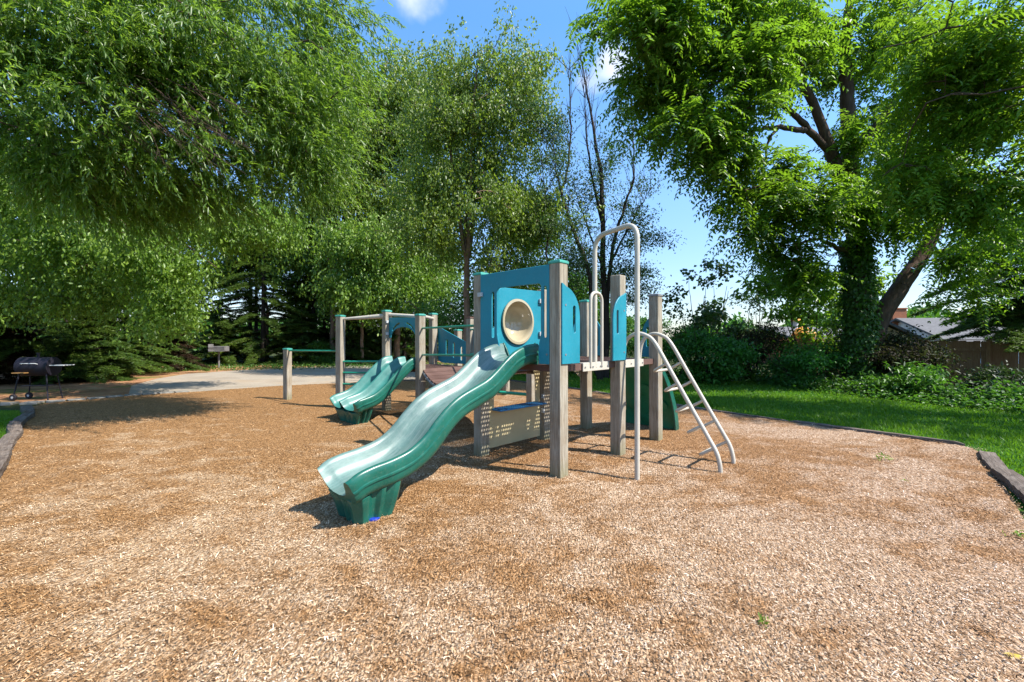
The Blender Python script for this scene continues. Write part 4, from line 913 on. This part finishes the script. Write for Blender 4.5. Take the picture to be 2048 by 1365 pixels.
sparse('leaning dark tree left of the pole arch', (1200, 745), 14.8,
       [([(1200, 700, 0), (1180, 560, 0), (1150, 470, .1), (1120, 380, .3), (1105, 290, .4)], .12), ([(1120, 390, .3), (1140, 310, .4), (1140, 220, .5), (1138, 140, .5)], .05), ([(1105, 700, .2), (1103, 560, .2), (1095, 440, .3), (1085, 330, .4)], .06)],
       [px_blob(1100, 330, 15, 45, 90, 50), px_blob(1130, 260, 15.2, 40, 60, 25), px_blob(1100, 450, 15, 55, 70, 55), px_blob(1150, 540, 14.8, 60, 60, 60), px_blob(1085, 240, 15.2, 30, 50, 20)], per=50)

# the ivy-clad walnut at the right
segs = []; nodes = []; d = 12.2; b0 = Wp(1722, 780, d); b0[2] = 0
def L_px(pts, r0, r1, n=5, wob=.015, keep=2): q = limb(segs, [Wp(x, y, dd) for x, y, dd in pts], r0, r1, n, wob); nodes.extend(q[keep:]); return q
q = limb(segs, [b0, Wp(1720, 700, d), Wp(1716, 600, d), Wp(1712, 500, d), Wp(1706, 400, d), Wp(1697, 300, d)], .29, .20, 5, .01); ivyline = [p_ for p_ in q if p_[2] < 4.3]; nodes += q[14:]
L_px([(1697, 300, d), (1695, 200, d), (1690, 100, d), (1700, 0, d), (1720, -120, d)], .21, .06)
L_px([(1708, 440, d), (1670, 330, d-.2), (1640, 240, d-.4), (1600, 160, d-.6), (1560, 90, d-.8), (1490, 0, d-1)], .20, .03)
L_px([(1655, 300, d-.2), (1610, 250, d-.6), (1575, 220, d-.8), (1540, 206, d-1), (1470, 215, d-1.2)], .11, .02)
L_px([(1610, 262, d-.6), (1560, 255, d-.8), (1510, 262, d-1), (1490, 290, d-1.1)], .08, .02)
L_px([(1555, 258, d-.8), (1535, 290, d-.9), (1532, 335, d-1)], .045, .015)
L_px([(1600, 160, d-.6), (1605, 90, d-.6), (1620, 20, d-.6), (1640, -80, d-.5)], .10, .03)
L_px([(1716, 500, d), (1680, 500, d-.3), (1640, 480, d-.6), (1590, 490, d-.9)], .09, .02)
L_px([(1560, 100, d-.8), (1440, 60, d-1.4), (1330, 60, d-2), (1260, 80, d-2.2)], .07, .015)
L_px([(1600, 170, d-.6), (1470, 160, d-1.4), (1370, 190, d-2)], .06, .015)
L_px([(1660, 330, d-.2), (1570, 360, d-1), (1490, 380, d-1.6)], .05, .015)
q2 = limb(segs, [b0+[.35, .1, .3], Wp(1755, 650, d), Wp(1800, 575, d), Wp(1850, 500, d+.1), Wp(1885, 420, d+.1), Wp(1910, 330, d)], .27, .13, 5, .01); nodes += q2[12:]
L_px([(1885, 420, d), (1930, 300, d-.5), (1960, 180, d-1)], .12, .03)
L_px([(1706, 320, d), (1760, 240, d-.6), (1830, 150, d-1.2), (1880, 60, d-1.6)], .12, .03)
wb = [px_blob(1500, 140, 10.9, 60, 50, 30), px_blob(1470, 290, 11, 55, 60, 36), px_blob(1600, 90, 12.4, 70, 50, 34), px_blob(1560, 340, 11.4, 60, 30, 20), px_blob(1660, 530, 11.6, 50, 40, 26), px_blob(1590, 540, 11.6, 60, 45, 26), px_blob(1500, 445, 11.2, 50, 30, 14), px_blob(1830, 520, 11.8, 70, 50, 36), px_blob(1300, 60, 10.6, 110, 60, 60), px_blob(1310, 150, 10.6, 85, 60, 46), px_blob(1400, 130, 10.8, 110, 90, 85), px_blob(1370, 240, 10.7, 80, 60, 46), px_blob(1450, 300, 10.8, 70, 60, 40), px_blob(1500, 60, 11.2, 120, 80, 80),
      px_blob(1500, 390, 11.2, 70, 45, 36), px_blob(1590, 400, 11.4, 80, 60, 55), px_blob(1640, 60, 11.8, 110, 80, 80), px_blob(1780, 60, 12, 120, 100, 100), px_blob(1660, 430, 11.4, 90, 60, 60),
      px_blob(1570, 500, 11.4, 45, 45, 24), px_blob(1640, 150, 12.6, 60, 60, 26), px_blob(1760, 260, 12.2, 90, 90, 80), px_blob(1840, 380, 11.8, 110, 100, 100), px_blob(1740, 430, 11.5, 70, 50, 44), px_blob(1360, 20, 10.2, 120, 40, 40),
      px_blob(1900, 560, 12.4, 90, 40, 22), px_blob(1960, 480, 12.0, 90, 60, 50), px_blob(1430, 20, 10.8, 90, 40, 30), px_blob(1480, 210, 11, 60, 50, 26)]
def hole(A):
    x, y = pj(A); return ((x > 1540) & (x < 1680) & (y > 175) & (y < 325)) | ((x > 1655) & (x < 1780) & (y > 475) & (y < 690)) | ((np.abs((x-1755)-(650-y)*.587) < 42) & (y > 420) & (y < 680))
WN = tree('walnut_tree', 'big ivy-clad tree with forked trunk leaning over the lawn, right of the tower', 'tree', b0, segs, nodes, wb, 'pinnate', 80, (.155, .40), .42, 'leaf_walnut', 'bark_brown', twig=.016, clear=hole)
# ivy sleeve on its trunk
n = 9000; k = rng.integers(0, len(ivyline)-1, n); t = rng.uniform(0, 1, (n, 1)); IL = np.array(ivyline); C = IL[k]*(1-t)+IL[k+1]*t; an = rng.uniform(0, 6.283, n)
od = np.stack([np.cos(an), np.sin(an), 0*an], 1); P = C+od*(.25+rng.gamma(2, .04, n))[:, None]
V, F, tt = leaves(P, od*.5+np.array([0, 0, -1.])+rng.normal(0, .4, (n, 3)), od+rng.normal(0, .3, (n, 3)), rng.uniform(.06, .12, n), rng.uniform(.05, .10, n), rng.uniform(0, .8, n)); np_mesh('ivy', V, F, 'leaf_shrub', WN, tt, origin=b0)

# near tree on the right, trunk outside the picture; its crown shades the lawn
segs = []; nodes = []; base = np.array([13.6, 5.6, 0.]); tr = limb(segs, [base, base+[-.1, 0, 3], base+[-.2, .1, 7], base+[0, 0, 10]], .3, .1, 5, .02); nodes += tr[5:]
for tgt, z0 in (((7.0, 7.2, 5.4), 4.4), ((6.6, 7.6, 6.6), 5.6), ((8.8, 6.6, 7.8), 6.4), ((9.6, 4.6, 6.4), 5), ((10.5, 7.4, 5.0), 4.0), ((7.9, 5.6, 4.8), 4.6)): t_ = np.array(tgt); s_ = np.array([13.5, 5.65, z0]); nodes += limb(segs, [s_, (s_+t_)/2+[0, 0, .7], t_], .040, .010, 6, .035)
nb_ = [px_blob(1870, 130, 8.2, 130, 110, 95), px_blob(1990, 250, 7.6, 120, 120, 95), px_blob(1900, 330, 8, 100, 90, 60), px_blob(1990, 60, 7.6, 110, 90, 70), px_blob(2000, 420, 7.8, 80, 70, 36),
       ((10.6, 5.4, 6.6), (2.2, 1.3, 1.3), 50), ((11.7, 6.8, 6.0), (2.2, 1.3, 1.5), 46), ((13.5, 5.5, 6.4), (2.2, 1.8, 1.6), 40)]
tree('ash_tree', 'bright green tree with feathery leaves at the upper right edge', 'tree', base, segs, nodes, nb_, 'pinnate', 80, (.13, .34), .38, 'leaf_bright', 'bark_brown', twig=.014)

# conifers at the left
def conifer(label, x, d, h, rad, z0=.5, nbr=70, leaf='needle', name='hemlock_tree', droop=.25, dens=1.25, r=.16, group='dark evergreens behind the path', twigl=.13, cat='tree', lim=None):
    T_ = thing(name, label, cat, (x, d, 0), 0, group); segs = []; base = np.array([x, d, 0.])
    limb(segs, [base, base+[rng.normal(0, .08), 0, h*.5], base+[rng.normal(0, .12), 0, h]], r, .02, 6, .01)
    P, D, Nr, TI = [], [], [], []
    for i in range(nbr):
        f_ = (i+rng.uniform(0, 1))/nbr; z = z0+(h-z0)*f_; L_ = rad*(1-f_)**.75*rng.uniform(.55, 1.1)+.15; an = rng.uniform(0, 6.283)
        if lim is not None: L_ *= lim(z)
        dv = np.array([math.cos(an), math.sin(an), 0]); sd = np.array([-dv[1], dv[0], 0]); s0 = base+[0, 0, z]; m_ = 9
        pp = [s0+dv*L_*t+np.array([0, 0, -droop*L_*t*t+.06*L_*t]) for t in np.linspace(0, 1, m_)]
        for a_, c_ in zip(pp[:-1], pp[1:]): segs.append((a_, c_, .018, .010))
        ct = rng.uniform(0, 1); nt_ = int(26*L_*dens)+6
        for _ in range(nt_):
            t = rng.uniform(.12, 1)**.8; c_ = s0+dv*L_*t+np.array([0, 0, -droop*L_*t*t+.06*L_*t]); sg = rng.choice([-1, 1]); tl = (.16+.34*(1-t))*rng.uniform(.6, 1.2)*min(1, L_)
            td = unit(dv*.55+sd*sg*.9+rng.normal(0, .12, 3)+np.array([0, 0, -.22])); k = 9; tt = np.linspace(.05, 1, k)
            q = c_+td*(tt*tl)[:, None]; P.append(np.repeat(q, 2, 0)); sdd = unit(np.cross(td, [0, 0, 1.])+rng.normal(0, .1, 3)); ss = np.tile([1., -1.], k)[:, None]
            D.append(td*.55+sdd*ss*.9+rng.normal(0, .25, (2*k, 3))); Nr.append(np.array([0, 0, 1.])+rng.normal(0, .35, (2*k, 3))); TI.append(np.full(2*k, ct*.8+.1))
    V, F = seg_mesh(segs, 5); np_mesh('trunk', V, F, 'bark_dark', T_, origin=base, smooth=True)
    P, D, Nr, TI = map(np.concatenate, (P, D, Nr, TI)); n_ = len(P)
    V, F, t = leaves(P, D, Nr, twigl*rng.uniform(.6, 1.2, n_), twigl*.22*rng.uniform(.7, 1.2, n_), TI, .1); np_mesh('crown', V, F, leaf, T_, t, origin=base); return T_
conifer('tall hemlock with layered sprays at the far left', -16.6, 14.8, 9.5, 3.6, .3, 150)
conifer('hemlock with brown inner twigs behind the barrel grill', -16.0, 17.0, 9, 2.9, .3, 150)
conifer('dense low hemlock sweeping onto the litter left of the park grill', -17.6, 19.4, 8.5, 3.3, .2, 140)
conifer('dark-trunked hemlock just right of the park grill', -14.6, 25, 12.5, 3.4, .8, 130, droop=.35)
conifer('narrow hemlock left of the chin-up bar post', -12.6, 27, 12.5, 3.2, .8, 120, droop=.35)
conifer('hemlock behind the short wooden post', -10.2, 28, 11, 3.4, .3, 120, droop=.35)
conifer('dark evergreen behind the double slide', -7.2, 28.5, 10, 3.6, .3, 120)
conifer('small green evergreen with low boughs beside the litter strip', -12.3, 25.0, 3.2, 2.4, .15, 80, name='young_hemlock', r=.05)
conifer('low bright evergreen bough bush behind the park grill', -16.6, 24.4, 3.6, 2.3, .15, 80, name='young_hemlock', r=.05)
conifer('young evergreen behind the end of the path, left of the overhead pipe', -9.6, 25.6, 2.9, 2.3, .15, 80, name='young_hemlock', r=.05)
conifer('green evergreen sapling behind the barrel grill shelf', -14.4, 14.6, 2.5, 1.6, .1, 80, leaf='needle', name='young_hemlock', r=.05)
conifer('dead-brown evergreen thicket between the two grills', -16.2, 19.6, 3.0, 1.9, .1, 90, leaf='needle_dead', name='young_hemlock', r=.05)
conifer('brown shaded evergreen at the left picture edge', -16.6, 13.6, 2.6, 1.7, .1, 80, leaf='needle_dead', name='young_hemlock', r=.05)
conifer('young green hemlock low beside the barrel grill', -15.4, 15.6, 2.2, 1.8, .1, 70, name='young_hemlock', r=.05)
conifer('soft drooping pine in front of the grey roof at the right edge', 16.9, 13.6, 6.6, 3.6, 1.7, 150, name='pine_tree', leaf='needle', twigl=.14, group=None, droop=.28, dens=1.6)

for lb_, x_, d_, h_ in (('dead-brown inner hemlock seen between the trunks right of the park grill', -13.8, 29, 9), ('dead-brown inner hemlock between the park grill and the far-left trunks', -17.2, 28, 9.5), ('dead-brown inner hemlock behind the tallest bar post', -11.2, 30, 8.5), ('distant dark evergreen far left behind the hemlocks', -25, 24, 12), ('distant dark evergreen behind the far-left trunks', -21, 26, 12.5), ('distant dark evergreen behind the park grill', -18.6, 31, 13),
      ('distant dark evergreen behind the chin-up bar', -14.5, 33, 13), ('distant dark evergreen behind the far end of the path', -10.2, 33, 11.5), ('distant dark evergreen behind the overhead pipe', -5.6, 32, 10), ('distant dark evergreen behind the bubble window', -1.5, 31, 9)):
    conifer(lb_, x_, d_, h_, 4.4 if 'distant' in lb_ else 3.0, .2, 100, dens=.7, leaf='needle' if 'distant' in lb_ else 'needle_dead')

# shrubs
def shrub(name, label, x, d, w_, dp, h, n_, leaf, size=(.09, .5), per=60, z0=.0, kind='round', spread=.16, group=None, cat='shrub', shell=.5, bark='bark_dark', stems=5):
    segs = []; nodes = []; base = np.array([x, d, 0.])
    for i in range(stems):
        e = base+[rng.uniform(-.45, .45)*w_, rng.uniform(-.3, .3)*dp, h*rng.uniform(.6, .9)]; q = limb(segs, [base+rng.normal(0, .05, 3)*[1, 1, 0], (base+e)/2+rng.normal(0, .08, 3), e], .022, .007, 4, .02); nodes += q
    return tree(name, label, cat, base, segs, nodes, [((x, d, z0+h*.5), (w_/2, dp/2, h*.5), n_)], kind, per, size, spread, leaf, bark, group, twig=.007, shell=shell, parts=('stem', 'foliage'))
HS = 'shrubs along the back of the lawn'
rows = [('dark tangled shrub at the start of the hedge behind the ladder', 5.9, 16.2, 2.4, 1.6, 2.2, 70, 'leaf_shrub', (.10, .55)),
        ('bright green leafy bush behind the ladder', 6.35, 13.6, 1.9, 1.4, 2.0, 90, 'leaf_green', (.12, .6)),
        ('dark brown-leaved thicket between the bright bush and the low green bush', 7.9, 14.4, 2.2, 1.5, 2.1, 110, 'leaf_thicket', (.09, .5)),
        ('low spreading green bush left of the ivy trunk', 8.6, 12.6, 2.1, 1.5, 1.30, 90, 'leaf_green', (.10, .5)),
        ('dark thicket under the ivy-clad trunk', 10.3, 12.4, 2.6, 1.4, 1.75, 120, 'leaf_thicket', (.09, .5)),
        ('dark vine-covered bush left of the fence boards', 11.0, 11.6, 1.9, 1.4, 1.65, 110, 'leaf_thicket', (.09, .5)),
        ('leafy low bush with long pale leaves in front of the thicket', 9.9, 10.5, 1.5, .9, .75, 40, 'leaf_shrub', (.15, .32)),
        ('mixed green bush in front of the fence', 11.4, 10.0, 1.8, 1.0, .7, 50, 'leaf_dark', (.12, .4)),
        ('vine shrub at the foot of the fence near the right edge', 13.6, 9.6, 2.0, 1.2, .8, 60, 'leaf_dark', (.10, .5)),
        ('low leafy bush at the lower right lawn edge', 11.0, 8.9, 1.9, .9, .6, 46, 'leaf_shrub', (.12, .4)),
        ('hedge bush seen between the tower and the ladder', 3.9, 17.2, 2.4, 1.6, 2.5, 80, 'leaf_shrub', (.10, .55)),
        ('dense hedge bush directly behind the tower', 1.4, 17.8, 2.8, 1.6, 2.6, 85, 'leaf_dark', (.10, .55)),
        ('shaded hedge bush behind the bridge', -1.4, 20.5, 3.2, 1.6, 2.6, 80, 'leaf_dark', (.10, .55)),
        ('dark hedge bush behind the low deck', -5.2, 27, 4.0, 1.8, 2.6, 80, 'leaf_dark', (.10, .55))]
for lb, x, d, w_, dp, h, n_, lf, sz in rows: shrub('shrub', lb, x, d, w_, dp, h, n_, lf, sz, 70, group=HS)
shrub('sapling', 'upright sapling with heart-shaped leaves against the sky, right of the ladder', 6.9, 15.2, 2.6, 1.4, 4.1, 80, 'leaf_sparse', (.15, .75), 26, cat='sapling', shell=.6, stems=8)
shrub('sapling', 'bare twiggy sapling left of the walnut trunk', 8.8, 15.4, 2.8, 1.4, 3.4, 90, 'leaf_sparse', (.11, .6), 20, cat='sapling', shell=.6, stems=10)
shrub('sapling', 'broad-leaved sapling filling the gap left of the ivy-clad trunk', 9.6, 14.0, 2.6, 1.4, 4.0, 70, 'leaf_walnut', (.19, .5), 34, z0=.9, cat='sapling', stems=6)
shrub('sapling', 'bright backlit sapling between the two trunks on the right', 11.3, 14.4, 1.8, 1.4, 3.2, 60, 'leaf_bright', (.16, .5), 34, z0=.8, cat='sapling', stems=5)
shrub('shrub', 'low green bough bush left of the tall wooden bar post', -10.7, 24.3, 2.6, 1.4, 1.2, 60, 'leaf_shrub', (.10, .45), 50)
# ground ivy along the foot of the hedge
P = []
line = np.array([(9.9, 7.9), (9.5, 9.0), (8.95, 10.6), (8.4, 12.4), (7.7, 14.6), (5.6, 16.6), (3, 17.3), (0, 17.8)]); n = 26000
k = rng.integers(0, len(line)-1, n); t = rng.uniform(0, 1, (n, 1)); q = line[k]*(1-t)+line[k+1]*t; q = q+np.stack([rng.normal(.35, .40, n), rng.normal(.1, .3, n)], 1)
z = np.abs(rng.normal(0, .12, n))*(1.2+.6*np.sin(q[:, 0]*5+q[:, 1]*3)); P = np.stack([q[:, 0], q[:, 1], z], 1)
V, F, tt = leaves(P, rng.normal(0, 1, (n, 3))*[1, 1, .4], rng.normal(0, .5, (n, 3))+[0, 0, 1], rng.uniform(.05, .13, n), rng.uniform(.035, .075, n), (.5+.4*np.sin(q[:, 0]*3)*np.cos(q[:, 1]*2)+rng.normal(0, .1, n)).clip(0, 1)); np_mesh('ground_ivy', V, F, 'leaf_shrub', None, tt, 'stuff')
# far wood that closes the horizon on every side
n = 60000; a_ = rng.uniform(-1.9, 1.9, n); rr_ = rng.uniform(62, 78, n); hh_ = 4.2+1.6*np.sin(a_*11)+1.2*np.sin(a_*29+1)+.8*np.sin(a_*67)
P = np.stack([rr_*np.sin(a_), rr_*np.cos(a_), rng.uniform(0, 1, n)**.8*hh_+rng.normal(0, .25, n)], 1)
V, F, tt = leaves(P, rng.normal(0, 1, (n, 3)), rng.normal(0, 1, (n, 3)), rng.uniform(.4, .9, n), rng.uniform(.3, .6, n), (.5+.5*np.sin(a_*45)).clip(0, 1)); np_mesh('far_wood', V, F, 'leaf_shrub', None, tt, 'stuff')
# low weeds on the litter strip
n = 9000; x = rng.uniform(-17, -2, n); y = rng.uniform(17.5, 25, n); k = (y > 19.3+.35*(x+12)) if False else (y > 21+.28*(x+6)); x, y = x[k], y[k]; n = len(x)
P = np.stack([x, y, np.abs(rng.normal(0, .05, n))], 1); V, F, tt = leaves(P, rng.normal(0, 1, (n, 3))*[1, 1, .6]+[0, 0, .5], rng.normal(0, .5, (n, 3))+[0, 0, 1], rng.uniform(.06, .16, n), rng.uniform(.02, .06, n), rng.uniform(0, 1, n)); np_mesh('ground_weeds', V, F, 'leaf_shrub', None, tt, 'stuff')
# weeds in the chips
for (px, py, s, lb) in ((1766, 922, .075, 'small green weed in the chips right of the ladder'), (1525, 1252, .04, 'tiny weed sprig in the chips near the lower right'), (1808, 965, .03, 'tiny weed just below the larger one right of the ladder'), (2035, 1078, .05, 'weed tuft beside the split timber at the right edge')):
    g_ = np.array(G(px, py)); n = 26; P = g_+rng.normal(0, s*.45, (n, 3))*[1, 1, 0]+np.stack([0*rng.uniform(0, 1, n), 0*rng.uniform(0, 1, n), rng.uniform(.01, s*.9, n)], 1)
    V, F, tt = leaves(P, rng.normal(0, 1, (n, 3))+[0, 0, .6], rng.normal(0, .5, (n, 3))+[0, 0, 1], rng.uniform(.5, 1, n)*s*.7, rng.uniform(.5, 1, n)*s*.35, rng.uniform(0, 1, n))
    tag(np_mesh('weed', V, F, 'weed_leaf', None, tt, origin=tuple(g_)), lb, 'weed', 'weeds in the chips')
plastic('leaf_yellow', (.50, .36, .04), .5)
b = MB(); P0 = [(-.05, 0, .03), (-.02, .016, .035), (.02, .014, .045), (.05, 0, .035), (.02, -.014, .04), (-.02, -.016, .03)]
b.add(P0+[(x, y, z-.002) for x, y, z in P0], [(0, 1, 2, 3, 4, 5), (11, 10, 9, 8, 7, 6)]+[(i, (i+1) % 6, (i+1) % 6+6, i+6) for i in range(6)]); g_ = G(2026, 1322)
o = b.build('fallen_leaf', 'leaf_yellow', None, origin=(0, 0, 0)); o.location = g_; o.rotation_euler = (.3, .1, -.5); o.scale = (.75, .75, .8); tag(o, 'single yellow fallen leaf on the chips at the lower right corner', 'leaf')
